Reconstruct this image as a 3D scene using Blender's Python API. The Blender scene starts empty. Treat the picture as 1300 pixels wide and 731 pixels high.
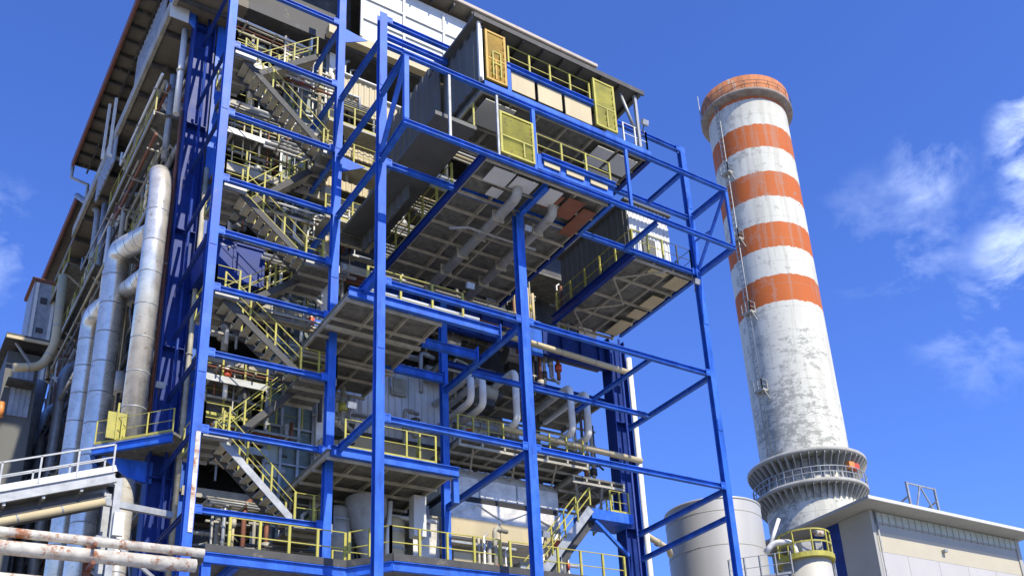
import bpy, math, random
from mathutils import Vector, Matrix
random.seed(7)
R = math.radians
sc = bpy.context.scene
COL = sc.collection
# ------------------------------------------------------------------ camera
cam_d = bpy.data.cameras.new('camera'); cam = bpy.data.objects.new('camera', cam_d); COL.objects.link(cam)
right = Vector((0.78898992, -0.60701934, -0.09498648))
down = Vector((0.17946839, 0.37555003, -0.90925974))
fwd = Vector((0.58761042, 0.70034969, 0.40524597))
m3 = Matrix((right, -down, -fwd)).transposed()
cam.matrix_world = Matrix.Translation((0, 0, 1.7)) @ m3.to_4x4()
cam_d.sensor_width = 36.0
cam_d.lens = 36.0 * 1321.34 / 1300.0
cam_d.shift_x = -(819.815 - 650.0) / 1300.0
cam_d.shift_y = (550.139 - 365.5) / 1300.0
cam_d.clip_start = 0.1; cam_d.clip_end = 5000
sc.camera = cam
# ------------------------------------------------------------------ world, sun, exposure
SUN_AZ, SUN_EL = R(276), R(47)
w = bpy.data.worlds.new('World'); sc.world = w; w.use_nodes = True
nt = w.node_tree; N = nt.nodes; LK = nt.links
N.clear()
wo = N.new('ShaderNodeOutputWorld'); bg = N.new('ShaderNodeBackground'); bg.inputs['Strength'].default_value = 0.10
sky = N.new('ShaderNodeTexSky'); sky.sky_type = 'NISHITA'; sky.sun_disc = False
sky.sun_elevation = SUN_EL; sky.sun_rotation = math.pi / 2 - SUN_AZ
sky.air_density = 1.0; sky.dust_density = 0.1; sky.ozone_density = 3.0
tint = N.new('ShaderNodeMix'); tint.data_type = 'RGBA'; tint.blend_type = 'MULTIPLY'; tint.inputs[0].default_value = 1.0
tint.inputs[7].default_value = (0.76, 1.06, 1.98, 1)
LK.new(sky.outputs[0], tint.inputs[6])
tc = N.new('ShaderNodeTexCoord')
def wnode(t, **k):
    n = N.new(t)
    for a, b in k.items(): setattr(n, a, b)
    return n
mp = wnode('ShaderNodeMapping'); mp.inputs['Scale'].default_value = (1.6, 1.6, 2.6); mp.inputs['Rotation'].default_value = (0.25, 0.3, 0.2)
LK.new(tc.outputs['Generated'], mp.inputs[0])
nz = wnode('ShaderNodeTexNoise'); nz.inputs['Scale'].default_value = 6.5; nz.inputs['Detail'].default_value = 10; nz.inputs['Roughness'].default_value = 0.62; nz.inputs['Distortion'].default_value = 0.35
LK.new(mp.outputs[0], nz.inputs['Vector'])
rp = wnode('ShaderNodeMapRange'); rp.inputs['From Min'].default_value = 0.50; rp.inputs['From Max'].default_value = 0.78
LK.new(nz.outputs[0], rp.inputs[0])
def blob(d, c0, c1, amt):
    dn = wnode('ShaderNodeVectorMath', operation='DOT_PRODUCT'); dn.inputs[1].default_value = Vector(d).normalized()
    nn = wnode('ShaderNodeVectorMath', operation='NORMALIZE'); LK.new(tc.outputs['Generated'], nn.inputs[0]); LK.new(nn.outputs[0], dn.inputs[0])
    mr = wnode('ShaderNodeMapRange', interpolation_type='SMOOTHSTEP'); mr.inputs['From Min'].default_value = math.cos(R(c0)); mr.inputs['From Max'].default_value = math.cos(R(c1)); mr.inputs['To Max'].default_value = amt
    LK.new(dn.outputs['Value'], mr.inputs[0]); return mr.outputs[0]
blobs = [blob((0.765, 0.315, 0.56), 4.2, 1, 1.6), blob((0.80, 0.365, 0.475), 4.6, 1, 1.3), blob((0.71, 0.41, 0.58), 2.6, .4, .5), blob((0.70, 0.47, 0.53), 4.5, 1, .26), blob((0.78, 0.45, 0.43), 4, 1, 0.35), blob((0.75, 0.42, 0.50), 5, 1, .2), blob((0.04, 0.84, 0.52), 4, 1, 0.55)]
acc = blobs[0]
for b in blobs[1:]:
    a = wnode('ShaderNodeMath', operation='ADD'); LK.new(acc, a.inputs[0]); LK.new(b, a.inputs[1]); acc = a.outputs[0]
mu = wnode('ShaderNodeMath', operation='MULTIPLY', use_clamp=True); LK.new(acc, mu.inputs[0]); LK.new(rp.outputs[0], mu.inputs[1])
cm = N.new('ShaderNodeMix'); cm.data_type = 'RGBA'; cm.inputs[7].default_value = (7.5, 9.0, 12.5, 1)
LK.new(mu.outputs[0], cm.inputs[0]); LK.new(tint.outputs[2], cm.inputs[6])
LK.new(cm.outputs[2], bg.inputs[0]); LK.new(bg.outputs[0], wo.inputs[0])
sun_d = bpy.data.lights.new('sun', 'SUN'); sun_d.energy = 4.8; sun_d.angle = R(0.5); sun_d.color = (1.0, 0.93, 0.79)
sun = bpy.data.objects.new('sun', sun_d); COL.objects.link(sun)
sv = Vector((math.cos(SUN_AZ) * math.cos(SUN_EL), math.sin(SUN_AZ) * math.cos(SUN_EL), math.sin(SUN_EL)))
sun.rotation_euler = sv.to_track_quat('Z', 'Y').to_euler(); sun.location = (0, -20, 90)
vs = sc.view_settings; vs.view_transform = 'Standard'; vs.look = 'None'; vs.gamma = 1; vs.exposure = 0.42; vs.use_curve_mapping = False

# ------------------------------------------------------------------ materials
def mat(name, col, rough=0.6, metal=0.0, var=0.25, scale=1.5, dirt=None, dirt_amt=0.45, dscale=2.0, bump=0.0, streak=False, spec=0.5, chalk=None):
    m = bpy.data.materials.new(name); m.use_nodes = True
    t = m.node_tree; n = t.nodes; l = t.links; b = n['Principled BSDF']
    b.inputs['Roughness'].default_value = rough; b.inputs['Metallic'].default_value = metal
    b.inputs['Specular IOR Level'].default_value = spec
    co = n.new('ShaderNodeTexCoord'); geo = n.new('ShaderNodeNewGeometry')
    mpn = n.new('ShaderNodeMapping'); mpn.inputs['Scale'].default_value = (1, 1, 0.25) if streak else (1, 1, 1)
    l.new(geo.outputs['Position'], mpn.inputs[0])
    a = n.new('ShaderNodeTexNoise'); a.inputs['Scale'].default_value = scale; a.inputs['Detail'].default_value = 6; a.inputs['Roughness'].default_value = .65
    l.new(mpn.outputs[0], a.inputs['Vector'])
    r = n.new('ShaderNodeMapRange'); r.inputs['From Min'].default_value = .3; r.inputs['From Max'].default_value = .7
    r.inputs['To Min'].default_value = 1 - var; r.inputs['To Max'].default_value = 1 + var * .6
    l.new(a.outputs[0], r.inputs[0])
    mx = n.new('ShaderNodeVectorMath'); mx.operation = 'SCALE'; mx.inputs[0].default_value = col[:3]
    l.new(r.outputs[0], mx.inputs['Scale'])
    out = mx.outputs[0]
    if dirt:
        d = n.new('ShaderNodeTexNoise'); d.inputs['Scale'].default_value = dscale; d.inputs['Detail'].default_value = 8; d.inputs['Roughness'].default_value = .75
        l.new(mpn.outputs[0], d.inputs['Vector'])
        dr = n.new('ShaderNodeMapRange'); dr.inputs['From Min'].default_value = 1 - dirt_amt; dr.inputs['From Max'].default_value = 1 - dirt_amt + .09
        l.new(d.outputs[0], dr.inputs[0])
        mm = n.new('ShaderNodeMix'); mm.data_type = 'RGBA'; mm.inputs[7].default_value = (*dirt, 1)
        l.new(dr.outputs[0], mm.inputs[0]); l.new(out, mm.inputs[6]); out = mm.outputs[2]
    l.new(out, b.inputs['Base Color'])
    rr = n.new('ShaderNodeMapRange'); rr.inputs['To Min'].default_value = max(.05, rough - .15); rr.inputs['To Max'].default_value = min(1, rough + .15)
    l.new(a.outputs[0], rr.inputs[0]); l.new(rr.outputs[0], b.inputs['Roughness'])
    if chalk:
        d = n.new('ShaderNodeTexNoise'); d.inputs['Scale'].default_value = .9; d.inputs['Detail'].default_value = 7; d.inputs['Roughness'].default_value = .7
        l.new(geo.outputs['Position'], d.inputs['Vector'])
        dr = n.new('ShaderNodeMapRange'); dr.inputs['From Min'].default_value = .48; dr.inputs['From Max'].default_value = .68; dr.inputs['To Max'].default_value = .5
        l.new(d.outputs[0], dr.inputs[0])
        mm = n.new('ShaderNodeMix'); mm.data_type = 'RGBA'; mm.inputs[7].default_value = (*chalk, 1)
        l.new(dr.outputs[0], mm.inputs[0]); l.new(out, mm.inputs[6]); l.new(mm.outputs[2], b.inputs['Base Color'])
    if bump:
        bp = n.new('ShaderNodeBump'); bp.inputs['Strength'].default_value = bump; bp.inputs['Distance'].default_value = .05
        l.new(a.outputs[0], bp.inputs['Height']); l.new(bp.outputs[0], b.inputs['Normal'])
    return m
M = {}
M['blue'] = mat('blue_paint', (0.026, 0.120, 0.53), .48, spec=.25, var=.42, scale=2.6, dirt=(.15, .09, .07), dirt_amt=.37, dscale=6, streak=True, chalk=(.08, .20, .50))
M['navy'] = mat('dark_blue_and_shade', (0.010, 0.035, 0.20), .5, spec=.25, var=.35, scale=1.5, dirt=(.05, .07, .12), dirt_amt=.36)  # dark blue steel, also bright blue steel with its shade painted in
M['yellow'] = mat('yellow_paint', (0.43, 0.385, 0.055), .6, var=.35, dirt=(.22, .17, .09), dirt_amt=.45, dscale=6)
M['ochre'] = mat('ochre_paint', (0.50, 0.30, 0.035), .55, var=.3, dirt=(.28, .12, .04), dirt_amt=.42, dscale=5)
M['galv'] = mat('galvanised_steel', (0.34, 0.35, 0.34), .5, metal=.3, var=.3, scale=3, dirt=(.18, .14, .10), dirt_amt=.36, dscale=4)
M['grate'] = mat('grating_steel', (0.165, 0.16, 0.13), .75, var=.5, scale=4, dirt=(.30, .27, .20), dirt_amt=.40, dscale=3)
M['joist'] = mat('joist_steel', (0.38, 0.35, 0.26), .6, var=.35, scale=2, dirt=(.16, .09, .05), dirt_amt=.38, dscale=5)
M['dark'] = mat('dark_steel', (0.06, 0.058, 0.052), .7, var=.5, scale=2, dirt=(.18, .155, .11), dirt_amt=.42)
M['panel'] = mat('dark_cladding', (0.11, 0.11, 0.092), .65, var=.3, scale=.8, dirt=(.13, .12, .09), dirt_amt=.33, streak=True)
M['silver'] = mat('aluminium_jacket', (0.80, 0.74, 0.60), .28, metal=.55, var=.22, scale=1.6, dirt=(.36, .28, .15), dirt_amt=.42, dscale=3, bump=.15)
M['foil'] = mat('crumpled_jacket', (0.66, 0.62, 0.53), .42, metal=.15, var=.3, scale=2.2, dirt=(.34, .31, .25), dirt_amt=.40, bump=.9)
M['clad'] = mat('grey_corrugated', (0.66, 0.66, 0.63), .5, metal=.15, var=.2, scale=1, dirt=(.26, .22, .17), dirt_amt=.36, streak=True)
M['white'] = mat('white_cladding', (0.60, 0.60, 0.55), .55, var=.12, scale=.8, dirt=(.42, .37, .26), dirt_amt=.36, dscale=2, streak=True)
M['cream'] = mat('cream_cladding', (0.50, 0.41, 0.23), .6, var=.15, scale=1, dirt=(.40, .30, .16), dirt_amt=.38, streak=True)
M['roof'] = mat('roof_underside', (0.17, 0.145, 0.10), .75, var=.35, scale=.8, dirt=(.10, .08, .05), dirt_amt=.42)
M['rust'] = mat('rusty_white_pipe', (0.58, 0.54, 0.44), .6, var=.35, scale=3, dirt=(.30, .11, .035), dirt_amt=.49, dscale=2.4)
M['fascia'] = mat('fascia_white', (0.42, 0.36, 0.29), .6, var=.2, scale=1, dirt=(.34, .16, .08), dirt_amt=.42, dscale=1.8)
M['redrust'] = mat('rust_primer', (0.22, 0.075, 0.035), .7, var=.4, scale=2, dirt=(.12, .09, .06), dirt_amt=.45)
M['pipegrey'] = mat('grey_painted_pipe', (0.34, 0.33, 0.29), .5, metal=.2, var=.3, scale=2, dirt=(.20, .16, .09), dirt_amt=.4, dscale=3)
M['whitepipe'] = mat('white_pipe', (0.72, 0.70, 0.62), .45, var=.15, scale=2, dirt=(.35, .27, .15), dirt_amt=.36, dscale=3)
M['green'] = mat('grey_green_mesh', (0.13, 0.17, 0.15), .5, var=.4, scale=3, dirt=(.30, .33, .30), dirt_amt=.38, dscale=5)
M['concrete'] = mat('concrete', (0.36, 0.35, 0.30), .85, var=.22, scale=1.2, dirt=(.30, .28, .23), dirt_amt=.40, dscale=.8, streak=True)
M['ground'] = mat('ground_asphalt', (0.32, 0.30, 0.26), .9, var=.25, scale=.4, dirt=(.16, .15, .13), dirt_amt=.42, dscale=.3)
M['render'] = mat('cream_render', (0.46, 0.415, 0.30), .8, var=.06, scale=.6, dirt=(.5, .46, .36), dirt_amt=.33, dscale=.6)
M['renderpale'] = mat('pale_render', (0.45, 0.43, 0.40), .8, var=.06, scale=.6, dirt=(.38, .36, .31), dirt_amt=.38, dscale=.5, streak=True)
M['rendergrey'] = mat('grey_and_shade_render', (0.34, 0.34, 0.30), .8, var=.08, scale=.6)  # grey surfaces, also the shade painted onto the cream building
M['ribbon'] = mat('ribbon_glazing', (0.40, 0.43, 0.36), .35, var=.15, scale=1.0)
M['red'] = mat('red_paint', (0.55, 0.08, 0.03), .5, var=.2)
M['orange'] = mat('orange_paint', (0.75, 0.26, 0.06), .5, var=.15)
M['tank'] = mat('tank_steel', (0.47, 0.45, 0.385), .5, metal=.15, var=.10, scale=.5, dirt=(.42, .38, .29), dirt_amt=.37, dscale=.9, streak=True)
M['black'] = mat('black_rubber', (0.02, 0.02, 0.02), .8, var=.3)

# chimney shaft: painted bands with ragged peeled edges
def chimney_mat(bands):
    m = bpy.data.materials.new('banded_chimney_paint'); m.use_nodes = True
    t = m.node_tree; n = t.nodes; l = t.links; b = n['Principled BSDF']; b.inputs['Roughness'].default_value = .8
    geo = n.new('ShaderNodeNewGeometry'); sp = n.new('ShaderNodeSeparateXYZ'); l.new(geo.outputs['Position'], sp.inputs[0])
    def noise(s, det=6, rg=.65, sx=1, sz=1):
        mpn = n.new('ShaderNodeMapping'); mpn.inputs['Scale'].default_value = (sx, sx, sz); l.new(geo.outputs['Position'], mpn.inputs[0])
        q = n.new('ShaderNodeTexNoise'); q.inputs['Scale'].default_value = s; q.inputs['Detail'].default_value = det; q.inputs['Roughness'].default_value = rg
        l.new(mpn.outputs[0], q.inputs['Vector']); return q.outputs[0]
    def mth(op, a, bb=None, clamp=False):
        q = n.new('ShaderNodeMath'); q.operation = op; q.use_clamp = clamp
        for i, v in enumerate((a, bb)):
            if v is None: continue
            if isinstance(v, (int, float)): q.inputs[i].default_value = v
            else: l.new(v, q.inputs[i])
        return q.outputs[0]
    nzv = noise(1.6, 7, .75)
    z = mth('ADD', sp.outputs['Z'], mth('MULTIPLY', mth('SUBTRACT', nzv, .5), .7))
    red = None
    for (z0, z1) in bands:
        s = mth('MULTIPLY', mth('GREATER_THAN', z, z0), mth('LESS_THAN', z, z1))
        red = s if red is None else mth('ADD', red, s)
    def mixc(f, a, c):
        q = n.new('ShaderNodeMix'); q.data_type = 'RGBA'
        l.new(f, q.inputs[0])
        for i, v in ((6, a), (7, c)):
            if isinstance(v, tuple): q.inputs[i].default_value = (*v, 1)
            else: l.new(v, q.inputs[i])
        return q.outputs[2]
    base = mixc(red, (.58, .565, .46), (.47, .105, .012))
    # soft tonal variation
    var = mth('ADD', mth('MULTIPLY', noise(.45, 5, .6, 1, .3), .35), .82)
    sc_ = n.new('ShaderNodeVectorMath'); sc_.operation = 'SCALE'; l.new(base, sc_.inputs[0]); l.new(var, sc_.inputs['Scale'])
    # peeled patches (grey concrete), more of them on the west side
    west = n.new('ShaderNodeMapRange'); west.inputs['From Min'].default_value = 64.3; west.inputs['From Max'].default_value = 60.3; west.inputs['To Min'].default_value = 0; west.inputs['To Max'].default_value = .10
    l.new(sp.outputs['X'], west.inputs[0])
    pn = mth('ADD', noise(1.05, 9, .72, 1, .8), west.outputs[0])
    pm = mth('MULTIPLY', mth('MULTIPLY', mth('GREATER_THAN', pn, .655), .7), mth('SUBTRACT', 1.0, mth('MULTIPLY', red, .75)))
    c2 = mixc(pm, sc_.outputs[0], (.36, .35, .30))
    # pale bleached flakes inside bands
    fl = mth('MULTIPLY', mth('GREATER_THAN', noise(2.6, 8, .7), .74), .3)
    c3 = mixc(fl, c2, (.62, .58, .48))
    # vertical dirt streaks
    st = mth('MULTIPLY', mth('GREATER_THAN', noise(1.7, 6, .65, 1, .05), .55), .26)
    c4 = mixc(st, c3, (.30, .28, .22))
    low = n.new('ShaderNodeMapRange'); low.inputs['From Min'].default_value = 49; low.inputs['From Max'].default_value = 36; low.inputs['To Min'].default_value = 0; low.inputs['To Max'].default_value = .09
    l.new(sp.outputs['Z'], low.inputs[0])
    sp2 = mth('MULTIPLY', mth('GREATER_THAN', mth('ADD', mth('ADD', noise(.9, 10, .8, 1, 2.2), mth('MULTIPLY', mth('SUBTRACT', noise(.16, 3, .5), .56), .45)), low.outputs[0]), .615), .75)
    c4 = mixc(sp2, c4, (.24, .24, .20))
    soot = n.new('ShaderNodeMapRange'); soot.inputs['From Min'].default_value = 68; soot.inputs['From Max'].default_value = 72; soot.inputs['To Max'].default_value = .35
    l.new(sp.outputs['Z'], soot.inputs[0])
    c4 = mixc(mth('MULTIPLY', soot.outputs[0], noise(1.3, 6, .7, 1, .15)), c4, (.12, .10, .08))
    # lift joints
    fr = mth('FRACT', mth('MULTIPLY', sp.outputs['Z'], 1 / 2.4))
    jm = mth('MULTIPLY', mth('LESS_THAN', fr, .025), .35)
    c5 = mixc(jm, c4, (.25, .24, .2))
    l.new(c5, b.inputs['Base Color'])
    bp = n.new('ShaderNodeBump'); bp.inputs['Strength'].default_value = .25; bp.inputs['Distance'].default_value = .08; l.new(pn, bp.inputs['Height']); l.new(bp.outputs[0], b.inputs['Normal'])
    return m

# ------------------------------------------------------------------ mesh helpers
class MB:
    def __init__(s): s.v = []; s.f = []; s.sm = []; s.p = []
    def add(s, vs_, fs, smooth=False):
        o = len(s.v); s.v += [tuple(p) for p in vs_]; s.p.append(o)
        for i, f in enumerate(fs):
            s.f.append(tuple(o + k for k in f)); s.sm.append(smooth if isinstance(smooth, bool) else smooth[i])
        return s
    def box(s, x0, x1, y0, y1, z0, z1):
        v = [(x, y, z) for z in (z0, z1) for y in (y0, y1) for x in (x0, x1)]
        return s.add(v, [(0, 2, 3, 1), (4, 5, 7, 6), (0, 1, 5, 4), (2, 6, 7, 3), (0, 4, 6, 2), (1, 3, 7, 5)])
    def frame(s, p, q, up):
        p = Vector(p); q = Vector(q); d = (q - p).normalized(); up = Vector(up)
        if abs(d.dot(up)) > .99: up = Vector((0, 1, 0)) if abs(d.y) < .9 else Vector((1, 0, 0))
        a = d.cross(up).normalized(); b = a.cross(d).normalized()
        return p, q, a, b
    def bar(s, p, q, w, h, up=(0, 0, 1), off=(0, 0)):
        p, q, a, b = s.frame(p, q, up); v = []
        for c in (p, q):
            for i, j in ((-1, -1), (1, -1), (1, 1), (-1, 1)): v.append(c + a * (off[0] + i * w / 2) + b * (off[1] + j * h / 2))
        return s.add(v, [(0, 3, 2, 1), (4, 5, 6, 7), (0, 1, 5, 4), (1, 2, 6, 5), (2, 3, 7, 6), (3, 0, 4, 7)])
    def ibeam(s, p, q, w=.2, h=.3, t=.025, up=(0, 0, 1)):
        # flanges top and bottom along 'up', web between them
        s.bar(p, q, w, t, up, (0, h / 2 - t / 2)); s.bar(p, q, w, t, up, (0, -h / 2 + t / 2))
        return s.bar(p, q, t * .7, h - 2 * t, up)
    def tube(s, pts, r, n=12, caps=True):
        P = [Vector(p) for p in pts]; rings = []
        d0 = (P[1] - P[0]).normalized(); ref = Vector((0, 0, 1)) if abs(d0.z) < .9 else Vector((1, 0, 0))
        a = d0.cross(ref).normalized(); o = []
        for i, p in enumerate(P):
            if i == 0: d = d0; k = 1
            elif i == len(P) - 1: d = (P[i] - P[i - 1]).normalized(); k = 1
            else:
                u = (P[i] - P[i - 1]).normalized(); w_ = (P[i + 1] - P[i]).normalized(); d = (u + w_).normalized()
            a = (a - d * a.dot(d)).normalized(); b = d.cross(a)
            for j in range(n):
                th = 2 * math.pi * j / n; o.append(p + (a * math.cos(th) + b * math.sin(th)) * r)
        fs = []; sm = []
        for i in range(len(P) - 1):
            for j in range(n):
                k = (j + 1) % n; fs.append((i * n + j, i * n + k, (i + 1) * n + k, (i + 1) * n + j)); sm.append(True)
        if caps:
            fs.append(tuple(reversed(range(n)))); fs.append(tuple((len(P) - 1) * n + j for j in range(n))); sm += [False, False]
        return s.add(o, fs, sm)
    def lathe(s, prof, c, n=48, smooth=True, caps=False):
        o = []; fs = []
        for (r, z) in prof:
            for j in range(n):
                th = 2 * math.pi * j / n; o.append((c[0] + r * math.cos(th), c[1] + r * math.sin(th), c[2] + z))
        for i in range(len(prof) - 1):
            for j in range(n):
                k = (j + 1) % n; fs.append((i * n + j, i * n + k, (i + 1) * n + k, (i + 1) * n + j))
        sm = [smooth] * len(fs)
        if caps: fs += [tuple(reversed(range(n))), tuple((len(prof) - 1) * n + j for j in range(n))]; sm += [False, False]
        return s.add(o, fs, sm)
    def poly(s, pts, z0, z1):
        n = len(pts); v = [(x, y, z0) for x, y in pts] + [(x, y, z1) for x, y in pts]
        return s.add(v, [tuple(reversed(range(n))), tuple(range(n, 2 * n))] + [(i, (i + 1) % n, n + (i + 1) % n, n + i) for i in range(n)])
    def prism(s, pts, dvec):
        n = len(pts); P = [Vector(p) for p in pts]; D = Vector(dvec); v = P + [p + D for p in P]
        return s.add(v, [tuple(reversed(range(n))), tuple(range(n, 2 * n))] + [(i, (i + 1) % n, n + (i + 1) % n, n + i) for i in range(n)])
    def rail(s, pts, h=1.05, sp=1.5, w=.055, mid=2):
        for p, q in zip(pts[:-1], pts[1:]):
            p = Vector(p); q = Vector(q); L = (q - p).length; k = max(1, round(L / sp)); up = Vector((0, 0, 1))
            for i in range(k + 1):
                c = p.lerp(q, i / k); s.bar(c, c + up * h, w * 1.25, w * 1.25)
            for m_ in range(1, mid + 1):
                z = up * (h * m_ / mid); s.bar(p + z, q + z, w * .5, w * .5)
            s.bar(p + up * .06, q + up * .06, .012, .11)
        return s
    def corr_y(s, x0, x1, z0, z1, y, pitch=.3, d=.05):      # ribbed sheet facing -Y
        n = max(1, round((x1 - x0) / pitch)); pitch = (x1 - x0) / n; pr = []
        for i in range(n):
            x = x0 + i * pitch; pr += [(x, y), (x + pitch * .45, y), (x + pitch * .55, y - d), (x + pitch * .9, y - d)]
        pr.append((x1, y)); back = [(x1, y + .06), (x0, y + .06)]
        v = [(a, b, z0) for a, b in pr + back] + [(a, b, z1) for a, b in pr + back]; m_ = len(pr) + 2
        f = [(i, i + 1, m_ + i + 1, m_ + i) for i in range(m_ - 1)] + [(m_ - 1, 0, m_, 2 * m_ - 1)]
        return s.add(v, f + [tuple(reversed(range(m_))), tuple(range(m_, 2 * m_))])
    def corr_x(s, y0, y1, z0, z1, x, pitch=.3, d=.05):      # ribbed sheet facing -X
        o = MB().corr_y(y0, y1, z0, z1, 0, pitch, d)
        return s.add([(x + b, a, c) for a, b, c in o.v], [tuple(reversed(f)) for f in o.f])
    def build(s, name, m, parent=None, loc=None):
        me = bpy.data.meshes.new(name)
        if parent is not None: off = parent_world(parent)
        elif loc is not None: off = Vector(loc)
        else:
            xs = [p[0] for p in s.v]; ys = [p[1] for p in s.v]; zs = [p[2] for p in s.v]
            off = Vector(((min(xs) + max(xs)) / 2, (min(ys) + max(ys)) / 2, min(zs)))
        me.from_pydata([(p[0] - off.x, p[1] - off.y, p[2] - off.z) for p in s.v], [], s.f)
        me.polygons.foreach_set('use_smooth', s.sm)
        me.materials.append(M[m] if isinstance(m, str) else m); me.update()
        o = bpy.data.objects.new(name, me); COL.objects.link(o)
        if parent is not None: o.parent = parent
        else: o.location = off
        return o
def parent_world(o):
    v = Vector(o.location)
    while o.parent: o = o.parent; v = v + Vector(o.location)
    return v
def tag(o, label=None, cat=None, group=None, kind=None):
    if label: o['label'] = label
    if cat: o['category'] = cat
    if group: o['group'] = group
    if kind: o['kind'] = kind
    return o
def thing(name, label, cat, loc, group=None):
    o = bpy.data.objects.new(name, None); o.empty_display_size = .3; COL.objects.link(o); o.location = loc
    return tag(o, label, cat, group)
def clusters(mb, tol=.012):
    n = len(mb.p); bb = []
    for i in range(n):
        a, b = mb.p[i], (mb.p[i + 1] if i + 1 < n else len(mb.v)); q = mb.v[a:b]
        bb.append([min(p[k] for p in q) - tol for k in range(3)] + [max(p[k] for p in q) + tol for k in range(3)])
    par = list(range(n))
    def f(i):
        while par[i] != i: par[i] = par[par[i]]; i = par[i]
        return i
    for i in range(n):
        for j in range(i):
            if all(bb[i][k] <= bb[j][k + 3] and bb[j][k] <= bb[i][k + 3] for k in range(3)): par[f(i)] = f(j)
    g = {}
    for i in range(n): g.setdefault(f(i), []).append(i)
    return list(g.values())
def part(parent, name, m, mb, label=None):
    cl = clusters(mb) if 1 < len(mb.p) < 140 else [0]
    if len(cl) == 1 or len(cl) > 60: objs = [mb.build(name, m, parent)]
    else:
        objs = []; starts = mb.p + [len(mb.v)]; fb = []
        own = {}
        for ci, c_ in enumerate(cl):
            for i in c_: own[i] = ci
        import bisect
        subs = [MB() for _ in cl]; mp_ = {}
        for i in range(len(mb.p)):
            s_ = subs[own[i]]; mp_[i] = len(s_.v) - starts[i]; s_.v += mb.v[starts[i]:starts[i + 1]]
        for f_, sm_ in zip(mb.f, mb.sm):
            i = bisect.bisect_right(mb.p, f_[0]) - 1; s_ = subs[own[i]]
            s_.f.append(tuple(k_ + mp_[i] for k_ in f_)); s_.sm.append(sm_)
        objs = [s_.build(name, m, parent) for s_ in subs]
    for o in objs:
        if label: o['label'] = label
    return objs[0]

# ------------------------------------------------------------------ ground
tag(MB().box(-400, 1500, -400, 1600, -.5, 0).build('ground', 'ground', loc=(0, 0, 0)), kind='structure')

# ================================================================== blue steel frames
XA, XB, XC, XD = 8.2, 12.58, 18.2, 27.38
YF, YM, YT = 28.0, 32.08, 34.2
G = 'blue steel frames'
def hcol(t, x, y, z0, z1, w=.29, name='column', m='blue'):
    return part(t, name, m, MB().ibeam((x, y, z0), (x, y, z1), w, w * .95, .03, up=(0, 1, 0)))
t = thing('steel_frame', 'bright blue steel frame of two tall columns and many cross beams round the stairs', 'steel frame', (10.4, YM, 0))
fr_stair = t
for x in (XA, XB): hcol(t, x, YM, 0, 41.5)
LV = [40.0, 36.35, 33.0, 29.7, 26.7, 24.42, 22.1, 19.55, 16.74, 14.0]
for z in LV:
    part(t, 'beam', 'blue', MB().ibeam((XA + .17, YM - .02, z), (XB - .17, YM - .02, z), .17, .19))
    part(t, 'beam', 'navy', MB().ibeam((XA, YM + .17, z), (XA, 36.2, z), .11, .15))  # same blue steel; navy paints in the shade on these depth beams
for z in (36.3, 32.9, 29.55, 26.5, 21.8, 16.55):
    part(t, 'beam', 'blue', MB().ibeam((XB, YM + .17, z), (XB, 36.2, z), .16, .2))
part(t, 'rust_patch', 'rust', MB().box(XA - .02, XA + .12, YM - .165, YM - .15, 13.2, 16.6), 'peeled cream and rust patch low on the left column')
for z in (36.2, 29.5):
    part(t, 'gusset_plate', 'blue', MB().prism([(XB + .17, YM - .05, z), (XB + 1.15, YM - .05, z - .15), (XB + .17, YM - .05, z - .75)], (0, .04, 0)))

t = fr_main = thing('steel_frame', 'tall open blue steel frame with long horizontal beams reaching out beside the chimney', 'steel frame', (20, YF, 0))
hcol(t, XB, YF, 0, 33.35, .29); hcol(t, XC, YF, 0, 26.15, .33); hcol(t, XD, YF, 0, 33.25, .28)
hcol(t, XC, YT, 12.3, 25.5, .28)
def bx(x0, x1, y, z, h=.2, m='blue', w=.18): part(t, 'beam', m, MB().ibeam((x0, y, z), (x1, y, z), w, h))
def by(x, y0, y1, z, h=.2, m='blue', w=.17): part(t, 'beam', m, MB().ibeam((x, y0, z), (x, y1, z), w, h))
for z in (33.1, 26.35, 21.38, 16.3):
    bx(XB + .17, XC - (.18 if z < 30 else 0), YF, z)
    bx(XC + (.18 if z < 30 else 0), XD - .17, YF, z)
bx(XB + .17, 15.3, YF, 32.35); bx(XB + .17, 15.3, YF, 31.9, .2)
bx(20.5, XD - .17, YF, 29.28)
for z, h in ((32.2, .19), (29.3, .19), (26.45, .2), (21.75, .45), (16.45, .22)): by(XB, YF + .17, YM - .17, z, h)
for z in (21.3, 16.2): by(XC, YF + .18, YT - .14, z, .24)
for z in (21.3, 16.2, 15.05): by(XD, YF + .17, YT - .4, z, .2)
for z in (29.28, 26.3): by(XD, 25.72, YF - .17, z, .26)
by(XD, YF + .17, YT - .4, 26.25, .28)
by(24.25, YF + .15, YT - .4, 21.4, .14)
bx(XC + .2, XD - .13, 32.2, 21.25, .2)
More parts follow.
